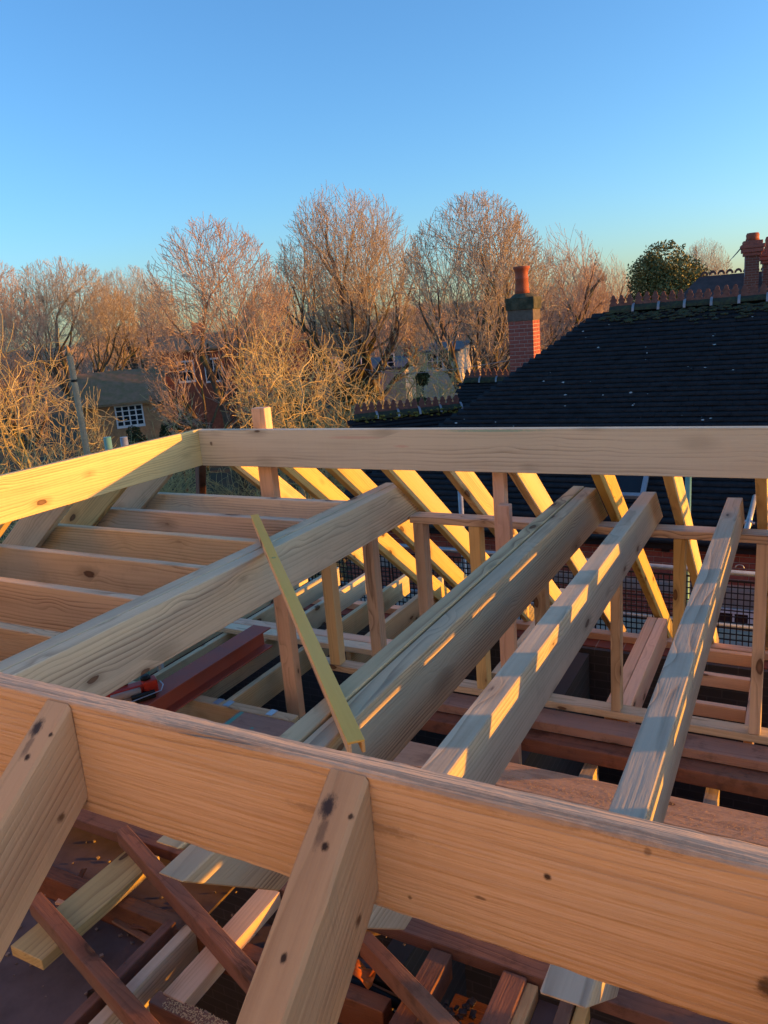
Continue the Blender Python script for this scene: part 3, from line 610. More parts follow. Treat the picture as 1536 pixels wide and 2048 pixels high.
# pale lichen flecks
bm = bmesh.new(); rs = random.Random(9); nv = Vector((1, 0, 0)).cross(vd.normalized())
for i in range(80):
    a = rs.uniform(-6, .8); b = rs.uniform(.4, 1)*SL
    if a < ELX+b*(RY-EY)/SL+.1: continue
    c = Vector((a, EY, EZ))+vd.normalized()*b+nv*.022; r = rs.uniform(.008, .03)*rs.choice((.6, 1, 1)); m = 7
    vs = [bm.verts.new(c+Vector((1, 0, 0))*r*rs.uniform(.5, 1.3)*math.cos(6.28*j/m)+vd.normalized()*r*.7*rs.uniform(.4, 1.2)*math.sin(6.28*j/m)) for j in range(m)]; bm.faces.new(vs)
kid(link('lichen_fleck', bm_mesh('lichen_fleck', bm), MT['lichen'], kind='stuff'), roof)
# crested ridge tiles: a half-round base with three trefoil finials
def crest_mesh(L, n=3):
    bm = bmesh.new(); k = 8
    for s in (0, 1): pass
    rg_ = []
    for x in (0.004, L-.004):
        rg_.append([bm.verts.new((x, .115*math.cos(math.pi*j/k), .115*math.sin(math.pi*j/k)-.05)) for j in range(k+1)])
    for j in range(k): bm.faces.new((rg_[0][j], rg_[0][j+1], rg_[1][j+1], rg_[1][j]))
    bm.faces.new(rg_[0][::-1]); bm.faces.new(rg_[1])
    w_ = L/n
    for i in range(n):
        cx = (i+.5)*w_; half = w_*.5
        prof = [(-.98, 0), (-.98, .05), (-.72, .075), (-.60, .088), (-.80, .10), (-.88, .12), (-.78, .142), (-.52, .152), (-.50, .168), (-.44, .195), (-.2, .215), (0, .22)]
        pts = [(cx+a*half, b+.045) for a, b in prof] + [(cx-a*half, b+.045) for a, b in prof[-2::-1]]
        for y in (-.014, .014): pass
        A = [bm.verts.new((x, -.013, z)) for x, z in pts]; B = [bm.verts.new((x, .013, z)) for x, z in pts]
        bm.faces.new(A); bm.faces.new(B[::-1])
        for j in range(len(pts)): bm.faces.new((A[j], B[j], B[(j+1) % len(pts)], A[(j+1) % len(pts)]))
    for f in bm.faces: f.material_index = 1 if all(abs(v.co.y) < .02 for v in f.verts) else 0
    return bm_mesh('ridge_tile', bm)
def clip_mesh():
    bm = bmesh.new(); pts = [(.13*math.cos(t), .13*math.sin(t)-.05) for t in [math.pi*j/8 for j in range(9)]]
    for (a, b), (c, d) in zip(pts, pts[1:]):
        vs = [bm.verts.new(p) for p in ((-.02, a, b), (.02, a, b), (.02, c, d), (-.02, c, d))]; bm.faces.new(vs)
    return bm_mesh('ridge_clip', bm)
CR = crest_mesh(.385); CR.materials.append(MT['moss']); CR.materials.append(MT['terra']); CL = clip_mesh(); CL.materials.append(MT['lead'])
def ridge_run(p0, p1, par, finials=True):
    p0, p1 = Vector(p0), Vector(p1); d = p1-p0; n = int(d.length/.39); rz = math.atan2(d.y, d.x)
    for i in range(n):
        q = p0+d.normalized()*.39*i
        if i % 5 != 3 or True:
            o = link('ridge_tile', CR); o.location = q; o.rotation_euler = (random.uniform(-.12, .12), random.uniform(-.015, .015), rz); o.scale = (1, 1, random.uniform(.8, .95)); kid(o, par)
        c = link('ridge_clip', CL); c.location = q+d.normalized()*.387; c.rotation_euler = (0, 0, rz); kid(c, par)
bpy.context.view_layer.update()
ridge_run((RXL+.1, RY, RZ+.03), (1.4, RY, RZ+.03), roof)
# moss along the ridge
bm = bmesh.new(); rs = random.Random(4)
for i in range(420):
    a = rs.uniform(RXL, 1.4); b = SL-abs(rs.gauss(0, .13))-.08; r = rs.uniform(.02, .05)
    m = Matrix.Translation(Vector((a, EY, EZ))+vd.normalized()*b+nv*.02) @ Matrix.Diagonal((r*1.5, r, r*.5, 1)) @ Matrix.Rotation(rs.uniform(0, 3), 4, 'Z')
    bmesh.ops.create_icosphere(bm, subdivisions=1, radius=1, matrix=m)
kid(link('moss', bm_mesh('moss', bm), MT['moss'], kind='stuff'), roof)
# roof window
o = empty('roof_window', (0, 0, 0), None, None); 
sw = [at_y(*p, 10.9) for p in ((1228, 925), (1289, 925), (1275, 985))]
b = (Vector((0, 10.25, 0)) - Vector((0, EY, 0))).y
p0 = Vector((-2.28, EY, EZ)) + vd.normalized()*.55 + nv*.03
m = frame(p0, (1, 0, 0), nv)
o.matrix_world = m; kid(o); o.matrix_world = m
bm = bmesh.new()
for a in ((0, .55, 0, .06), (0, .55, .84, .9), (0, .06, .06, .84), (.49, .55, .06, .84)): add_box(bm, a[0], a[1], a[2], a[3], -.02, .05)
f = link('frame', bm_mesh('frame', bm, .004), MT['lead'], o)
bm = bmesh.new(); add_box(bm, .058, .492, .058, .842, .0, .02); link('pane', bm_mesh('pane', bm), MT['glass'], o)
# walls with bricks
WY = 9.95
bm = bmesh.new(); add_box(bm, -6.2, 6.2, WY, WY+.25, -7, EZ-.02); add_box(bm, -6.2, -5.95, WY+.252, 16.4, -7, EZ-.02); add_box(bm, 5.95, 6.2, WY+.252, 16.4, -7, EZ-.02)
wall = kid(link('wall', bm_mesh('wall', bm), MT['mortar']))
bpy.context.view_layer.update()
bm = bmesh.new(); add_box(bm, 0, .215, -.012, .0, 0, .065); BRK = bm_mesh('brick', bm, .003); BRK.materials.append(MT['brick'])
wx0, wz0, wx1, wz1 = -.86, -4.45, .35, -3.24       # window opening
cnt = 0; big = bmesh.new(); spots = []
for r in range(62):
    z = -6.98+.075*r
    for c in range(55):
        x = -6.2+.225*c-(.1125 if r % 2 else 0)
        if x > 6: continue
        if x+.215 > wx0-.0 and x < wx1 and z+.065 > wz0 and z < wz1+.12: continue
        vis = (-2.95 < x < .1) and (-3.95 < z < -2.3) and not (-3.10 < z < -2.98)
        if -3.13 < z < -2.97 : continue
        if vis and cnt < 300: spots.append((x, z)); cnt += 1
        elif -7 < z < EZ-.1: add_box(big, x, x+.215, WY-.012, WY, z, z+.065)
for x, z in spots:
    o = link('brick', BRK); o.location = (x, WY, z); kid(o, wall)
kid(link('brickwork', bm_mesh('brickwork', big), MT['brick'], kind='stuff'), wall)
bm = bmesh.new(); add_box(bm, -6.22, 6.22, WY-.03, WY+.1, -3.125, -2.985); kid(link('string_course', bm_mesh('string_course', bm, .01), MT['stone']))
# eaves: fascia and gutter
MT['fascia'] = plain('dark_fascia', (.02, .02, .022), .5, 0, .2)
bm = bmesh.new(); add_box(bm, ELX+.2, 6.4, EY+.06, EY+.085, EZ-.2, EZ-.005); add_box(bm, ELX+.2, 6.4, EY+.085, WY, EZ-.2, EZ-.18); kid(link('fascia', bm_mesh('fascia', bm), MT['fascia']))
bm = bmesh.new(); add_tube(bm, [(ELX, EY-.0, EZ-.06), (6.4, EY-.0, EZ-.06)], .055, 10); kid(link('gutter', bm_mesh('gutter', bm, smooth=True), MT['fascia']))
for i in range(9):
    bm = bmesh.new(); add_box(bm, -.05, .05, -.06, .0, -.09, .0); k_ = kid(link('corbel', bm_mesh('corbel', bm, .004), MT['fascia'])); k_.location = (-3.3+.62*i, WY-.012, EZ-.2)
# window
bm = bmesh.new(); add_box(bm, wx0, wx1, WY-.02, WY+.02, wz0, wz1); kid(link('pane', bm_mesh('pane', bm), MT['glass']))
wf = bmesh.new(); W = wx1-wx0; 
for a in ((wx0, wx1, wz1-.06, wz1), (wx0, wx1, wz0, wz0+.06)): add_box(wf, a[0], a[1], WY-.05, WY+.0, a[2], a[3])
for i, x in enumerate((wx0, wx0+W/3, wx0+2*W/3, wx1-.07)): add_box(wf, x, x+.07, WY-.048, WY+.0, wz0+.06, wz1-.06)
for i in range(3):
    for t in (.5,): add_box(wf, wx0+i*W/3+.07+(W/3-.07)*t-.012, wx0+i*W/3+.07+(W/3-.07)*t+.012, WY-.04, WY, wz0+.06, wz1-.06)
    for t in (.3, .62): add_box(wf, wx0+i*W/3+.07, wx0+(i+1)*W/3, WY-.038, WY-.002, wz0+(wz1-wz0)*t-.012, wz0+(wz1-wz0)*t+.012)
kid(link('window_frame', bm_mesh('window_frame', wf), MT['white']))
bm = bmesh.new(); add_box(bm, wx0-.1, wx1+.1, WY-.02, WY+.1, wz1+.001, wz1+.12); kid(link('lintel', bm_mesh('lintel', bm, .006), MT['stone']))
# wing to the left with its own crested ridge (runs diagonally), and a third ridge behind it
def wing(p0, p1, run, drop, back, seed):
    p0, p1 = Vector(p0), Vector(p1); d = (p1-p0).normalized(); nrm = Vector((d.y, -d.x, 0))
    e0 = p0+nrm*run-Vector((0, 0, drop)); e1 = p1+nrm*run-Vector((0, 0, drop)); b0 = p0-nrm*back-Vector((0, 0, drop)); b1 = p1-nrm*back-Vector((0, 0, drop))
    bm = bmesh.new(); decking(bm, [e0, e1, p1, p0]); decking(bm, [p0, p1, b1, b0]); decking(bm, [e0, p0, b0])
    rf = kid(link('wing_roof', bm_mesh('wing_roof', bm), MT['tile'])); bpy.context.view_layer.update()
    v = p0-e0
    kid(link('roof_tile', tile_field('roof_tile', e0, d, v, (p1-p0).length, v.length, lambda a, b: True, seed=seed), MT['tile'], kind='stuff'), rf)
    bm = bmesh.new(); f = [e0+Vector((0, 0, -.02))-nrm*.3, e1+Vector((0, 0, -.02))-nrm*.3, b1+nrm*.3, b0+nrm*.3]
    lo = [bm.verts.new((q.x, q.y, -7)) for q in f]; hi = [bm.verts.new(q) for q in f]
    for i in range(4): bm.faces.new((lo[i], lo[(i+1) % 4], hi[(i+1) % 4], hi[i]))
    kid(link('wing_wall', bm_mesh('wing_wall', bm), MT['brickwall'])); bpy.context.view_layer.update()
    return rf, d
wr, d = wing((-6.95, 11.55, -1.04), (-5.15, 13.10, -1.04), 1.7, 1.25, 1.7, 5)
ridge_run(Vector((-6.9, 11.6, -1.0)), Vector((-5.3, 12.98, -1.0)), wr)
wr2, d = wing((-6.72, 16.2, -.86), (-4.4, 16.2, -.86), 2.4, 1.75, 2.4, 6)
ridge_run(Vector((-6.68, 16.2, -.83)), Vector((-5.1, 16.2, -.83)), wr2)
# moss on the wing ridge
bm = bmesh.new()
for i in range(160):
    t = rs.random(); q = Vector((-6.9, 11.6, -1.0)).lerp(Vector((-5.3, 12.98, -1.0)), t)+Vector((.65*.09, -.75*.09, -.02))+Vector((rs.gauss(0, .03), rs.gauss(0, .03), rs.uniform(-.08, .03))); r = rs.uniform(.015, .04)
    bmesh.ops.create_icosphere(bm, subdivisions=1, radius=1, matrix=Matrix.Translation(q) @ Matrix.Diagonal((r, r, r*.6, 1)))
MT['mossy'] = plain('yellow_moss', (.22, .19, .04), .95, 0, .5, 20, c2=(.06, .07, .02))
kid(link('moss', bm_mesh('moss', bm), MT['mossy'], kind='stuff'), wr)

def chimney(name, p, w_, dp, z0, z1, rows_obj, pot, label, cap_h=.5, n_pots=1, ang=0.):
    e = empty(name, (p.x, p.y, z0), label, 'chimney', rz=ang); bpy.context.view_layer.update()
    bm = bmesh.new(); add_box(bm, -w_/2+.006, w_/2-.006, -dp/2+.006, dp/2-.006, 0, z1-z0-cap_h+.02); st = link('stack', bm_mesh('stack', bm), MT['mortar'], e)
    hb = {}
    def bk(lx, ly):
        key = (round(lx, 3), round(ly, 3))
        if key not in hb:
            bm = bmesh.new(); add_box(bm, 0, lx, 0, ly, 0, .065); hb[key] = bm_mesh('brick', bm, .003); hb[key].materials.append(MT['brick'])
        return hb[key]
    H = z1-z0-cap_h; nr = int(H/.075)
    for r in range(nr):
        zz = H-.075*(r+1)+.005
        if rows_obj:
            wd_ = .1025
            if r % 2:
                xs = [(-w_/2, w_*.42), (-w_/2+w_*.42+.01, w_*.33-.01), (-w_/2+w_*.75+.01, w_*.25-.01)]
                ys = [(-dp/2+wd_+.01, dp/2-wd_-.01), (.005, dp/2)]
            else:
                xs = [(-w_/2, w_*.22), (-w_/2+w_*.22+.01, w_*.4-.01), (-w_/2+w_*.62+.01, w_*.38-.01)]
                ys = [(-dp/2+wd_+.01, dp*.35), (-dp/2+wd_+dp*.35+.02, dp/2-(-dp/2+wd_+dp*.35+.02))]
            for a, l in xs:
                o = link('brick', bk(l, wd_), None, st); o.location = (a, -dp/2, zz)
            for a, l in ys:
                if l > .03: o = link('brick', bk(wd_, l), None, st); o.location = (w_/2-wd_, a, zz)
    return e, st
# the mossy chimney beside the hip
YC = 15.3
a = at_y(1017, 690, YC); b = at_y(1066, 690, YC); top = at_y(1045, 588, YC).z
pc = Vector(((a.x+b.x)/2, YC+.27, 0)); wch = b.x-a.x
e, st = chimney('chimney', pc, wch, .46, -2.2, top, True, None, 'square brick chimney with mossy cement cap and red pot beside the dark roof', cap_h=.52)
hc = top+2.2
bm = bmesh.new(); add_box(bm, -wch/2-.012, wch/2+.012, -.242, .242, hc-.52, hc-.30); link('render_band', bm_mesh('render_band', bm, .006), MT['band'], e)
bm = bmesh.new(); add_box(bm, -wch/2-.04, wch/2+.04, -.27, .27, hc-.30, hc-.06); lathe(bm, [(.3, 0), (.18, .09)], 12, (0, 0, hc-.075)); link('cement_cap', bm_mesh('cement_cap', bm, .02, 2), MT['cement'], e)
bm = bmesh.new(); lathe(bm, [(.155, 0), (.14, .12), (.128, .3), (.135, .31), (.135, .33), (.128, .34), (.13, .44), (.15, .5), (.165, .52), (.165, .56), (.13, .56), (.115, .5)], 20, (-.02, 0, hc-.02)); link('chimney_pot', bm_mesh('chimney_pot', bm, smooth=True), MT['terrapot'], e)
bm = bmesh.new(); m_ = pyd('flashing', [(-.02, -.245, 1.0), (wch/2+.02, -.245, 1.0), (wch/2+.02, -.245, 1.5), (wch/2-.2, -.245, 1.42), (wch/2+.02, .24, 1.5), (wch/2+.02, .24, 1.0)], [(0, 1, 2, 3), (1, 5, 4, 2)]); bm.free(); link('lead_flashing', m_, MT['lead'], e)
# house at far right with two stacks
YQ = 27.
qa = at_y(1482, 570, YQ); qb = at_y(1518, 570, YQ)
for nm, (pxa, pxb, ptop, ppot, Yq, lab) in enumerate(((1487, 1516, 487, 467, 27., 'tall red brick chimney with corbelled head at the right edge, aerial beside it'), (1523, 1556, 503, 474, 28.2, 'second brick chimney cut by the right edge of the picture'))):
    a = at_y(pxa, 560, Yq); b = at_y(pxb, 560, Yq); zt_ = at_y(pxa, ptop, Yq).z; wq = b.x-a.x
    e, st = chimney('chimney', Vector(((a.x+b.x)/2, Yq+wq/2, 0)), wq, wq, -1.5, zt_, False, None, lab, cap_h=0, ang=math.radians(7))
    st.data.materials.clear(); st.data.materials.append(MT['brickwall'])
    H = zt_+1.5; bm = bmesh.new()
    for k_, (dz0, dz1, ex) in enumerate(((H-.38, H-.28, .05), (H-.279, H-.16, .10), (H-.159, H-.05, .13), (H-.049, H+.06, .07))): add_box(bm, -wq/2-ex, wq/2+ex, -wq/2-ex, wq/2+ex, dz0, dz1)
    link('corbel_head', bm_mesh('corbel_head', bm, .01), MT['brick'], e)
    pz = at_y(pxa, ppot, Yq).z+1.5-H
    bm = bmesh.new(); lathe(bm, [(.2, .05), (.21, pz*.15), (.18, pz*.5), (.19, pz*.8), (.16, pz), (.12, pz)], 14, (0, 0, H)); link('chimney_pot', bm_mesh('chimney_pot', bm, smooth=True), MT['terrapot'], e)
rh = empty('far_right_house', (1, 30, -7), 'house at the right edge behind the dark roof, crested ridge line', 'house'); bpy.context.view_layer.update()
z_r = at_y(1450, 549, 29).z; xl = at_y(1400, 555, 29).x
bm = bmesh.new(); decking(bm, [(xl-1.9, 25.4, z_r-2.2), (9, 25.4, z_r-2.2), (9, 29, z_r), (xl, 29, z_r)]); decking(bm, [(xl-1.9, 25.4, z_r-2.2), (xl, 29, z_r), (xl-1.9, 32.6, z_r-2.2)]); decking(bm, [(xl, 29, z_r), (9, 29, z_r), (9, 32.6, z_r-2.2), (xl-1.9, 32.6, z_r-2.2)])
MT['purpletile'] = plain('purple_brown_tile', (.10, .065, .06), .85, 0, .35, 3)
rr = kid(link('roof', bm_mesh('roof', bm), MT['purpletile']), rh)
bm = bmesh.new(); add_box(bm, xl-1.5, 8.6, 25.8, 32.2, -7, z_r-2.22); kid(link('wall', bm_mesh('wall', bm), MT['brickwall']), rh)
bm = bmesh.new(); x = xl
while x < 4:
    k_ = 6; vs = [bm.verts.new((x+.14+.12*math.cos(math.pi*j/k_), 29, z_r+.02+.15*math.sin(math.pi*j/k_))) for j in range(k_+1)]; v2 = [bm.verts.new((v.co.x*.5+(x+.14)*.5, 29, z_r+.02+(v.co.z-z_r-.02)*.45)) for v in vs]
    for j in range(k_): bm.faces.new((vs[j], vs[j+1], v2[j+1], v2[j]))
    x += .26
o = kid(link('ridge_crest', bm_mesh('ridge_crest', bm), MT['terra'], kind='stuff'), rh); o.modifiers.new('t', 'SOLIDIFY').thickness = .04
# aerial
bm = bmesh.new(); A = at_y(1493, 483, 27); B = at_y(1466, 515, 27); add_tube(bm, [A, B], .012, 6)
for i in range(13):
    q = A.lerp(B, (i+.3)/13); dv = Vector((.12, .1, .13))*(1 if i else 1.4)*.9; add_tube(bm, [q-dv, q+dv], .006, 5)
add_tube(bm, [A.lerp(B, .05), A.lerp(B, .05)+Vector((0, .0, -1.0))], .015, 6)
link('tv_aerial', bm_mesh('tv_aerial', bm), MT['lead'], None, 'thin television aerial slanting left of the right hand chimney', 'aerial')
# ------------------------------------------------------------------ ground
GZ = -7.
MT['ground'] = plain('winter_ground', (.075, .07, .03), .95, 0, .5, .15, c2=(.06, .045, .025), bump=.05)
n = 48; g = np.linspace(-1, 1, n); g = np.sign(g)*np.abs(g)**2.2*1400
X, Y = np.meshgrid(g, g, indexing='ij'); D = np.hypot(X, Y)
Z = GZ + np.where(D > 120, (D-120)*.004, 0) + np.where((D > 25) & (D < 400), .25*np.sin(X*.05)*np.cos(Y*.043), 0)
V = np.stack([X, Y, Z], -1).reshape(-1, 3); ii = np.arange(n*n).reshape(n, n)
F = np.stack([ii[:-1, :-1], ii[1:, :-1], ii[1:, 1:], ii[:-1, 1:]], -1).reshape(-1, 4)
link('ground', np_mesh('ground', V, F, True), MT['ground'], None, 'winter gardens and grass far below', 'ground', kind='structure')

# ------------------------------------------------------------------ bare winter trees
def bark(name, c, c2, moss=None):
    k = NT(name); tc = k.n('ShaderNodeTexCoord'); P = tc.outputs['Object']
    col = k.mix(k.ramp(k.noise(P, 2.5, 4), .35, .65), c, c2)
    if moss: col = k.mix(k.math('MULTIPLY', k.ramp(k.noise(P, 1.1, 3), .5, .62), .7), col, moss)
    k.l(col, k.b.inputs['Base Color']); k.b.inputs['Roughness'].default_value = .95; k.b.inputs['Specular IOR Level'].default_value = .1
    return k.m
MT['bark'] = bark('grey_brown_bark', (.15, .115, .08), (.085, .068, .05), (.14, .14, .055))
MT['twig'] = bark('brown_twig', (.50, .42, .30), (.35, .29, .21))
MT['twigred'] = bark('reddish_twig', (.52, .39, .28), (.37, .27, .2))
MT['twigpale'] = bark('pale_twig', (.62, .50, .22), (.44, .35, .16))
MT['barkpale'] = bark('pale_mossy_bark', (.48, .39, .21), (.33, .27, .15), (.26, .26, .09))

def unit(v): return v/np.maximum(np.linalg.norm(v, axis=-1, keepdims=True), 1e-9)
def tubes(paths, rad, sides):
    """paths (B, n, 3), rad (B, n) -> verts, quads"""
    B, n, _ = paths.shape
    d = np.empty_like(paths); d[:, 1:-1] = paths[:, 2:]-paths[:, :-2]; d[:, 0] = paths[:, 1]-paths[:, 0]; d[:, -1] = paths[:, -1]-paths[:, -2]
    d = unit(d); ref = np.where(np.abs(d[:, :1, 2:3]) > .9, np.array([[[1., 0, 0]]]), np.array([[[0, 0, 1.]]]))
    a = unit(np.cross(d, np.broadcast_to(ref, d.shape))); b = np.cross(d, a)
    t = np.arange(sides)*2*np.pi/sides
    ring = paths[:, :, None, :] + rad[:, :, None, None]*(a[:, :, None, :]*np.cos(t)[None, None, :, None] + b[:, :, None, :]*np.sin(t)[None, None, :, None])
    V = ring.reshape(-1, 3)
    idx = np.arange(B*n*sides).reshape(B, n, sides); r = np.roll(idx, -1, 2)
    F = np.stack([idx[:, :-1], r[:, :-1], r[:, 1:], idx[:, 1:]], -1).reshape(-1, 4)
    return V, F
def grow(seed, H, W, levels, fork=.28, crown=.5, r0=.34, up=.1, wander=.12, angle=32, kids=(7, 4, 3, 3, 3, 3, 2), frac=(.62, .62, .6, .62, .7, .85, .95), limb=38, twig_min=.01, ratio=.85, stems=1, droop=0.):
    """a bare tree H tall and W wide: every branch is cut to stay within an egg-shaped crown"""
    rs = np.random.RandomState(seed)
    cz = H*(1-crown*.98); ax = np.array([W/2, W/2, H*crown])
    def reach(p, d):                       # distance along d to the envelope
        q = (p-np.array([0, 0, cz]))/ax; e = d/ax
        a = (e*e).sum(-1); b = (q*e).sum(-1); c = (q*q).sum(-1)-1
        return np.where(c < 0, (-b+np.sqrt(np.maximum(b*b-a*c, 0)))/a, .12)
    out = []
    P = np.zeros((1, 3)); Dv = np.array([[0, 0, 1.]]); L = np.array([H*fork]); Rr = np.array([r0])
    for lv in range(levels):
        n = 7 if lv < 3 else (5 if lv < levels-1 else 4)
        B = len(P); path = np.empty((B, n, 3)); path[:, 0] = P; d = Dv.copy(); dirs = np.empty((B, n, 3)); dirs[:, 0] = d
        step = (L/(n-1))[:, None]; wv = wander*(.35 if lv == 0 else (.8 if lv == 1 else 1.15))
        for i in range(1, n):
            d = unit(d + rs.normal(0, wv, (B, 3)) + np.array([0, 0, (0 if lv == 0 else up)-(droop if lv >= levels-3 else 0)])[None])
            path[:, i] = path[:, i-1]+d*step; dirs[:, i] = d
        rad = Rr[:, None]*np.linspace(1.25 if lv == 0 else 1, .85 if lv == 0 else .5, n)[None]
        out.append((path, np.maximum(rad, twig_min)))
        if lv == levels-1: break
        k = kids[min(lv, len(kids)-1)]
        Pn, Dn, Ln, Rn = [], [], [], []
        for c in range(k):
            lo = .62 if lv == 0 else (.5 if lv < 3 else .3)
            t = lo+(1-lo)*(c+rs.rand(B))/k if c < k-1 else np.ones(B)
            f = np.clip(t*(n-1), 0, n-1-1e-6); i0 = f.astype(int); w_ = (f-i0)[:, None]; ar = np.arange(B)
            p = path[ar, i0]*(1-w_)+path[ar, i0+1]*w_; dd = dirs[ar, i0+1]
            base = limb if lv == 0 else angle
            an = np.radians(rs.normal(base if c < k-1 else base*.4, 8, B)); az = rs.rand(B)*1.2 + c*2.4 + rs.rand(B)*(6.28 if lv else 0)
            ref = np.where(np.abs(dd[:, 2:3]) > .95, np.array([[1., 0, 0]]), np.array([[0, 0, 1.]])); a = unit(np.cross(dd, ref)); b = np.cross(dd, a)
            nd = unit(dd*np.cos(an)[:, None] + (a*np.cos(az)[:, None]+b*np.sin(az)[:, None])*np.sin(an)[:, None])
            rc = reach(p, unit(nd+np.array([0, 0, up*2])))
            Lc = rc*frac[min(lv, len(frac)-1)]*rs.uniform(.8, 1.15, B)
            if lv > 0: Lc = np.minimum(Lc, L*ratio*rs.uniform(.7, 1.15, B))
            Pn.append(p); Dn.append(nd); Ln.append(np.maximum(Lc, .1)); Rn.append(Rr*np.interp(t, [0, 1], [1, .55 if lv else .8])*(.6 if c < k-1 else .82))
        P = np.concatenate(Pn); Dv = np.concatenate(Dn); L = np.concatenate(Ln); Rr = np.concatenate(Rn)
    return out
def tree_meshes(out, split, name):
    res = []
    for lst, nm in ((out[:split], 'trunk'), (out[split:], 'crown')):
        Vs, Fs, o = [], [], 0
        for i, (p, r) in enumerate(lst):
            V, F = tubes(p, r, 9 if nm == 'trunk' and i == 0 else (6 if nm == 'trunk' else (4 if i == 0 else 3))); Vs.append(V); Fs.append(F+o); o += len(V)
        res.append(np_mesh(name+'_'+nm, np.concatenate(Vs), np.concatenate(Fs), True))
    return res
def plant(name, px, D, top_py, wpx, label, spec, mats, group='bare winter trees', cat='tree', seed=0, base_z=GZ, basepx=None):
    """stand a tree at pixel column px, horizontal distance D, reaching top_py, crown wpx pixels wide"""
    top = at_d(px, top_py, D); dep = (top-CAM).dot(FW)
    bx = at_d(basepx or px, 760, D); H = top.z-base_z; W = wpx*dep/FPX
    out = grow(seed, H, W, **spec)
    tm, cm = tree_meshes(out, 3 if cat == 'tree' else 2, name)
    e = empty(name, (bx.x, bx.y, base_z), label, cat, group, rz=0)
    e.rotation_euler.z = HEAD
    link('trunk', tm, MT[mats[0]], e); link('crown', cm, MT[mats[1]], e)
    return e
def clone(src, name, px, D, top_py, wpx, label, rz):
    h0 = src['h']; top = at_d(px, top_py, D); dep = (top-CAM).dot(FW); bx = at_d(px, 760, D)
    e = empty(name, (bx.x, bx.y, GZ), label, src['category'], src['group'], rz=rz)
    sz = (top.z-GZ)/h0[1]; sx = wpx*dep/FPX/h0[0]; e.scale = (sx, sx, sz)
    for c in src.children:
        k = c.copy(); COL.objects.link(k); k.parent = e
    return e
ROUND = dict(levels=8, fork=.25, crown=.43, r0=.30, up=.055, wander=.13, angle=33, limb=48, twig_min=.0085, kids=(9, 4, 3, 3, 3, 2, 3))
TALL = dict(levels=8, fork=.24, crown=.47, r0=.42, up=.06, wander=.11, angle=31, limb=38, twig_min=.0095, kids=(8, 4, 3, 3, 3, 2, 2), frac=(.62, .6, .6, .65, .75, .9, .95))
WIDE = dict(levels=8, fork=.27, crown=.44, r0=.33, up=.06, wander=.12, angle=32, limb=44, twig_min=.009, kids=(9, 4, 3, 3, 3, 2, 3))
GNARL = dict(levels=7, fork=.30, crown=.40, r0=.16, up=.05, wander=.22, angle=42, limb=50, twig_min=.0075, kids=(7, 4, 4, 3, 3, 2))
SHRUB = dict(levels=6, fork=.06, crown=.5, r0=.09, up=.02, wander=.17, angle=34, limb=38, twig_min=.0065, kids=(15, 5, 4, 3, 3), frac=(.75, .6, .6, .7, .9))
MINI = dict(levels=6, fork=.25, crown=.44, r0=.3, up=.1, wander=.13, angle=33, limb=36, twig_min=.03, kids=(6, 4, 3, 3, 3))
def T(*a, **k):
    e = plant(*a, **k); top = at_d(a[1], a[3], a[2]); e['h'] = [a[4]*(top-CAM).dot(FW)/FPX, top.z-GZ]; return e
tA = T('bare_tree', 425, 34, 432, 335, 'rounded reddish bare tree left of centre', ROUND, ('bark', 'twigred'), seed=3, basepx=452)
tB = T('bare_tree', 655, 46, 372, 300, 'left of the two tallest bare trees in the middle', TALL, ('bark', 'twig'), seed=5, basepx=700)
tC = T('bare_tree', 775, 48, 370, 260, 'right of the two tallest bare trees in the middle', TALL, ('bark', 'twig'), seed=8, basepx=745)
tD = T('bare_tree', 938, 38, 388, 345, 'big spreading bare tree left of the mossy chimney', WIDE, ('bark', 'twig'), seed=12, basepx=960)
tE = T('bare_tree', 150, 58, 515, 300, 'wide bare tree in the left background', WIDE, ('bark', 'twig'), seed=17)
tF = T('bare_tree', 1115, 52, 442, 210, 'bare tree just right of the chimney pot', TALL, ('bark', 'twigred'), seed=21)
clone(tF, 'bare_tree', 1205, 62, 492, 130, 'slender bare tree left of the evergreen', 1.1)
clone(tF, 'bare_tree', 1160, 75, 490, 140, 'hazy bare tree between chimney and evergreen, farther back', 2.3)
clone(tB, 'bare_tree', 1405, 78, 478, 125, 'pale bare tree peeping out right of the evergreen', .4)
clone(tA, 'bare_tree', 20, 44, 515, 210, 'reddish bare tree at the left edge', 2.0)
clone(tE, 'bare_tree', 285, 70, 530, 200, 'faint bare tree behind the rounded reddish one', 1.9)
clone(tD, 'bare_tree', 565, 62, 560, 160, 'low bare tree behind and left of the two tallest', 2.6)
clone(tA, 'bare_tree', 1060, 44, 560, 220, 'low bushy bare tree behind the chimney', 3.0)
# gnarled fruit tree and shrubs nearer by
tG = T('fruit_tree', 690, 20, 545, 400, 'gnarled pale fruit tree with tangled branches behind the far beam', GNARL, ('barkpale', 'twigpale'), group='garden trees', seed=31, basepx=640)
tH = T('garden_shrub', 30, 15.5, 575, 330, 'tangled golden shrub filling the left edge', SHRUB, ('barkpale', 'twigpale'), group='garden shrubs', cat='shrub', seed=35)
clone(tH, 'garden_shrub', -60, 20, 600, 300, 'golden shrub behind the one at the left edge', 1.4)
clone(tG, 'fruit_tree', 800, 25, 630, 280, 'small fruit tree left of the crested wing ridge', 4.0)
clone(tH, 'garden_shrub', 455, 24, 770, 190, 'low twiggy shrub below the rounded tree', .7)
clone(tH, 'garden_shrub', 590, 19, 790, 150, 'low twiggy shrub behind the tall post', 3.3)
clone(tH, 'garden_shrub', 130, 24, 690, 230, 'twiggy shrub behind the broken pole', 5.1)
clone(tH, 'garden_shrub', 300, 30, 730, 200, 'twiggy shrub right of the cottage', 4.4)
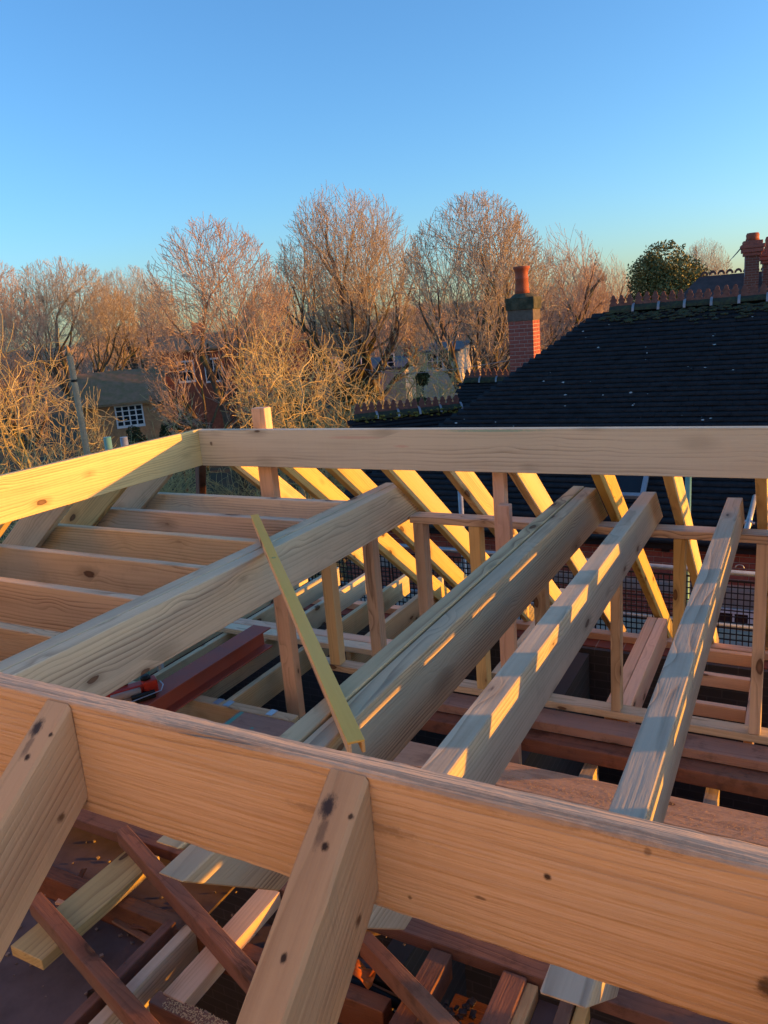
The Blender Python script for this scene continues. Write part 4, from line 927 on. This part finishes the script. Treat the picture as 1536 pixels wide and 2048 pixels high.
clone(tH, 'garden_shrub', 70, 12.5, 700, 250, 'golden twiggy shrub low at the left edge', 2.9)
clone(tG, 'fruit_tree', 60, 21, 560, 360, 'pale spreading fruit tree behind the left edge shrubs', .9)
clone(tG, 'fruit_tree', 575, 23, 600, 360, 'pale branching fruit tree in front of the brick house', 5.2)
clone(tH, 'garden_shrub', 690, 30, 740, 260, 'dense twiggy shrub below the cream house', 1.9)
clone(tH, 'garden_shrub', 850, 36, 690, 240, 'twiggy thicket in front of the small cream house', 3.9)
clone(tH, 'garden_shrub', 1010, 40, 650, 260, 'twiggy thicket behind the mossy chimney', 2.4)
# far woodland reading as one mass
rs_ = np.random.RandomState(77); Vs, Fs, off_ = [], [], 0
protos = []
for s in range(4):
    out = grow(90+s, 9., 10., **MINI); P_ = np.concatenate([p.reshape(-1, 3) for p, _ in out]); sc = 1/P_[:, 2].max()
    vv, ff, o_ = [], [], 0
    for p, r in out:
        V, F = tubes(p*sc, r*sc*.8, 3); vv.append(V); ff.append(F+o_); o_ += len(V)
    protos.append((np.concatenate(vv), np.concatenate(ff)))
for i in range(74):
    th = math.radians(-33+66*(i+rs_.rand())/74); D_ = rs_.uniform(75, 130); ang = HEAD+math.pi/2-th; H_ = (7.2+1.6*math.sin(th*17)+rs_.uniform(-1, 1.3))*(D_/100)**.5
    V, F = protos[i % 4]; a = rs_.rand()*6.28; R_ = np.array([[math.cos(a), -math.sin(a), 0], [math.sin(a), math.cos(a), 0], [0, 0, 1]])
    Vs.append((V@R_.T)*np.array([H_*1.1, H_*1.1, H_])+np.array([math.cos(ang)*D_, math.sin(ang)*D_, GZ+rs_.uniform(-1, 0)])); Fs.append(F+off_); off_ += len(V)
link('far_woodland', np_mesh('far_woodland', np.concatenate(Vs), np.concatenate(Fs)), MT['twigred'], None, 'far brown woodland closing the horizon behind the trees', 'woodland', kind='stuff')

# ------------------------------------------------------------------ evergreens and hedges: leaf-sized faces
def leafmat(name, c, c2):
    k = NT(name); tc = k.n('ShaderNodeTexCoord'); P = tc.outputs['Object']
    col = k.mix(k.ramp(k.noise(P, 1.3, 3), .35, .65), c, c2); k.l(col, k.b.inputs['Base Color']); k.b.inputs['Roughness'].default_value = .6; return k.m
MT['leaf'] = leafmat('evergreen_leaf', (.13, .15, .055), (.24, .22, .07)); MT['hedge'] = leafmat('hedge_leaf', (.04, .055, .02), (.075, .07, .025))
def leaves(name, seed, lobes, N, size):
    rs = np.random.RandomState(seed); lob = np.array(lobes, float); k = rs.choice(len(lob), N, p=lob[:, 3]**2/np.sum(lob[:, 3]**2))
    d = unit(rs.normal(0, 1, (N, 3))); r = rs.uniform(.55, 1.05, N)**.6; nz = np.sin(d[:, 0]*7+k)*np.sin(d[:, 1]*8+2*k)*np.sin(d[:, 2]*7)*.22+1
    c = lob[k, :3] + d*(lob[k, 3]*r*nz)[:, None]*np.array([1, 1, lob[0, 4]])
    a = unit(unit(rs.normal(0, 1, (N, 3)))+d*.3); b = unit(np.cross(a, rs.normal(0, 1, (N, 3)))); s = size*rs.uniform(.6, 1.5, N)[:, None]
    V = np.stack([c-a*s, c+b*s*.45, c+a*s, c-b*s*.45], 1).reshape(-1, 3); F = np.arange(4*N).reshape(N, 4); return np_mesh(name, V, F)
def leafy(name, px, D, top_py, wpx, label, seed, mat, N, size, cat='tree', group='evergreens', nl=14, tall=1.):
    top = at_d(px, top_py, D); dep = (top-CAM).dot(FW); W = wpx*dep/FPX; H = top.z-GZ; rs = random.Random(seed)
    lob = []
    for i in range(nl):
        t = rs.random(); z = H*(.25+.62*t); rr = W*.5*(1-.55*t**2); a = rs.uniform(0, 6.28); q = rr*rs.uniform(.2, .62); lob.append((q*math.cos(a), q*math.sin(a), z, W*rs.uniform(.10, .22), tall))
    lob.append((0, 0, H-W*.17, W*.17, tall))
    b = at_d(px, 760, D); e = empty(name, (b.x, b.y, GZ), label, cat, group)
    bm = bmesh.new(); add_tube(bm, [(0, 0, 0), (.05, 0, H*.4), (0, .05, H*.85)], W*.035, 8, r1=W*.01)
    for i, l in enumerate(lob[:8]): add_tube(bm, [(0, 0, l[2]*.6), (l[0]*.6, l[1]*.6, l[2]*.85), l[:3]], W*.014, 5, r1=W*.004)
    link('trunk', bm_mesh('trunk', bm), MT['bark'], e); link('crown', leaves(name, seed, lob, N, size), MT[mat], e)
leafy('evergreen_tree', 1325, 44, 482, 255, 'dense dark evergreen tree at the right beyond the dark roof', 3, 'leaf', 60000, .075, nl=34)
leafy('evergreen_shrub', 590, 30, 775, 130, 'dark evergreen bush behind the fruit tree', 5, 'hedge', 7000, .09, cat='shrub', group='evergreen shrubs')
leafy('evergreen_shrub', 845, 24, 745, 70, 'ivy covered stump beside the third ridge', 6, 'hedge', 5000, .07, cat='shrub', group='evergreen shrubs', nl=10)
leafy('evergreen_shrub', 720, 33, 765, 220, 'dark clipped shrub below the cream houses', 8, 'hedge', 9000, .09, cat='shrub', group='evergreen shrubs')
leafy('evergreen_shrub', 250, 42, 853, 90, 'low clipped shrub under the cottage window', 9, 'hedge', 4000, .09, cat='shrub', group='evergreen shrubs')
leafy('evergreen_shrub', 340, 38, 800, 120, 'dark bush at the right of the cottage', 10, 'hedge', 6000, .1, cat='shrub', group='evergreen shrubs')

# ------------------------------------------------------------------ houses between the trees
MT['cream'] = plain('cream_render', (.55, .47, .36), .9, 0, .15, 2)
MT['ochre'] = plain('warm_brick_far', (.50, .28, .14), .9, 0, .3, 4)
MT['redfar'] = plain('red_brick_far', (.30, .10, .06), .9, 0, .3, 3)
MT['roofbrown'] = plain('brown_tile_roof', (.30, .18, .11), .9, 0, .4, 3, c2=(.20, .15, .07))
MT['roofgrey'] = plain('grey_slate_roof', (.16, .15, .15), .8, 0, .3, 3)
def far_house(name, px, D, zbase, W, Dp, zeave, zridge, label, wallm, roofm, rot, wins, porch=None, chim=None):
    b = at_d(px, 760, D); e = empty(name, (b.x, b.y, zbase), label, 'house', None, rz=rot)
    he, hr = zeave-zbase, zridge-zbase
    bm = bmesh.new(); add_box(bm, -W/2, W/2, 0, Dp, 0, he); 
    for x in (-W/2, W/2-.2):       # gables
        vs = [(x, 0, he), (x, Dp, he), (x, Dp/2, hr-.1)]; A = [bm.verts.new(v) for v in vs]; B2 = [bm.verts.new((v[0]+.2, v[1], v[2])) for v in vs]; bm.faces.new(A); bm.faces.new(B2[::-1])
    link('wall', bm_mesh('wall', bm), MT[wallm], e)
    bm = bmesh.new(); ov = .35
    for s in (0, 1):
        y0, y1 = (-ov, Dp/2) if s == 0 else (Dp/2, Dp+ov); z0 = he-ov*(hr-he)/(Dp/2); za, zb = (z0, hr) if s == 0 else (hr, z0)
        vs = [(-W/2-ov, y0, za), (W/2+ov, y0, za), (W/2+ov, y1, zb), (-W/2-ov, y1, zb)]; A = [bm.verts.new(v) for v in vs]; B2 = [bm.verts.new((v[0], v[1], v[2]+.14)) for v in vs]
        bm.faces.new(A[::-1]); bm.faces.new(B2)
        for j in range(4): bm.faces.new((A[j], A[(j+1) % 4], B2[(j+1) % 4], B2[j]))
    rf = link('roof', bm_mesh('roof', bm), MT[roofm], e)
    if chim: 
        bm = bmesh.new(); add_box(bm, chim-.4, chim+.4, Dp/2-.35, Dp/2+.35, hr-.5, hr+1.0); link('chimney', bm_mesh('chimney', bm, .03), MT['redfar'], rf)
    for (x, z, ww, wh, nc, nr) in wins:
        bm = bmesh.new()
        for a in ((x-ww/2-.05, x+ww/2+.05, z+wh/2-.05, z+wh/2+.08), (x-ww/2-.05, x+ww/2+.05, z-wh/2-.1, z-wh/2+.05)): add_box(bm, a[0], a[1], -.07, 0, a[2], a[3])
        for i in range(nc+1): xx = x-ww/2+ww*i/nc; add_box(bm, xx-.04, xx+.04, -.06, -.001, z-wh/2, z+wh/2)
        for j in range(1, nr): zz = z-wh/2+wh*j/nr; add_box(bm, x-ww/2, x+ww/2, -.055, -.002, zz-.025, zz+.025)
        f = link('window', bm_mesh('window', bm), MT['white'], e)
        bm = bmesh.new(); add_box(bm, x-ww/2, x+ww/2, -.03, -.003, z-wh/2, z+wh/2); link('pane', bm_mesh('pane', bm), MT['glass'], f)
    if porch:
        x, z, pw, ph = porch; bm = bmesh.new()
        for sx in (-1, 1): add_box(bm, x+sx*pw/2-.08, x+sx*pw/2+.08, -1.1, -.95, z-ph, z)
        add_box(bm, x-pw/2-.1, x+pw/2+.1, -1.15, -.9, z, z+.15)
        for sx in (-1, 1): add_box(bm, 0, pw*.68, -1.18, -.95, -.08, .08, Matrix.Translation((x-sx*(pw/2+.2)*0+sx*pw/2*1.1, 0, z+.1)) @ Matrix.Rotation(math.radians(180-40 if sx > 0 else 40)*1, 4, 'Y') @ Matrix.Scale(1, 4) if False else Matrix.Translation((x+sx*pw*.55, 0, z+.1)) @ Matrix.Rotation(math.radians(-140 if sx > 0 else -40), 4, 'Y'))
        link('porch', bm_mesh('porch', bm), MT['white'], e)
        bm = bmesh.new(); add_box(bm, x-pw/2+.1, x+pw/2-.1, -.9, .1, z-ph, z-.02); link('porch_door', bm_mesh('porch_door', bm), MT['redfar'], e)
    return e
RV = -HEAD*0
p = at_d(240, 835, 46)
far_house('cottage', 235, 46, GZ, 4.6, 4.4, at_d(270, 806, 46).z+.2, at_d(200, 752, 46).z, 'small cottage with white gridded window at the left', 'ochre', 'roofbrown', HEAD+.3, [(.35, at_d(250, 832, 46).z-GZ, 1.45, 1.15, 4, 4)])
far_house('brick_house', 480, 62, GZ, 12, 8, at_d(480, 700, 62).z+.3, at_d(480, 664, 62).z, 'red brick house with white windows glimpsed behind the rounded tree', 'redfar', 'roofbrown', HEAD+.15,
          [(.9, at_d(500, 728, 62).z-GZ, 1.7, 1.7, 3, 2), (-1.9, at_d(450, 738, 62).z-GZ, 1.3, 1.7, 2, 2), (-4, at_d(430, 738, 62).z-GZ, 1.2, 1.5, 2, 2)], porch=(.6, at_d(495, 782, 62).z-GZ, 1.9, 1.6), chim=-3)
far_house('cream_house', 745, 70, GZ, 6, 6, at_d(740, 752, 70).z+.6, at_d(740, 722, 70).z, 'cream rendered house behind the two tallest trees', 'cream', 'roofgrey', HEAD-.2, [(1.5, 4.0, 1.2, 1.4, 2, 2), (-1.5, 4.0, 1.2, 1.4, 2, 2), (-3.6, 4.0, 1.2, 1.4, 2, 2)], chim=3)
far_house('bay_house', 882, 60, GZ, 3, 5, at_d(880, 710, 60).z+.3, at_d(880, 690, 60).z, 'small cream house with a lit window left of the chimney', 'cream', 'roofgrey', HEAD-.5, [(-.4, at_d(876, 722, 60).z-GZ, 1.3, 1.2, 3, 2)])

# broken telegraph pole
q = at_d(155, 800, 18); MT['pole'] = wood('weathered_pole', (.42, .30, .17), (.2, .13, .07), ring=.02, knots=.5, fuzz=.006)
e = empty('broken_pole', (q.x, q.y, GZ), 'weathered wooden pole with a splintered tip standing at the left', 'pole')
zt_ = at_d(138, 712, 18).z-GZ
bm = bmesh.new(); add_tube(bm, [(0, 0, 0), (.02, 0, zt_*.5), (0, 0, zt_)], .08, 12, r1=.062); o = link('shaft', bm_mesh('shaft', bm, smooth=True), MT['pole'], e)
bm = bmesh.new(); add_tube(bm, [(-.02, 0, zt_-.05), (-.03, 0, zt_+.18), (-.045, 0, at_d(130, 690, 18).z-GZ)], .055, 7, r1=.005); link('splintered_tip', bm_mesh('splintered_tip', bm), MT['pole'], e)
bm = bmesh.new(); add_tube(bm, [(0, 0, zt_-.55), (0, 0, zt_-.5)], .07, 12); link('wire_band', bm_mesh('wire_band', bm), MT['black'], e)
# thin overhead wire from the garden to the chimney
bm = bmesh.new(); A = at_d(700, 733, 30); B_ = at_y(1012, 722, 15.1); add_tube(bm, [A.lerp(B_, t)-Vector((0, 0, .25*math.sin(math.pi*t))) for t in [i/10 for i in range(11)]], .006, 5)
link('overhead_wire', bm_mesh('overhead_wire', bm), MT['lead'], None, 'thin overhead wire sagging towards the mossy chimney', 'wire')
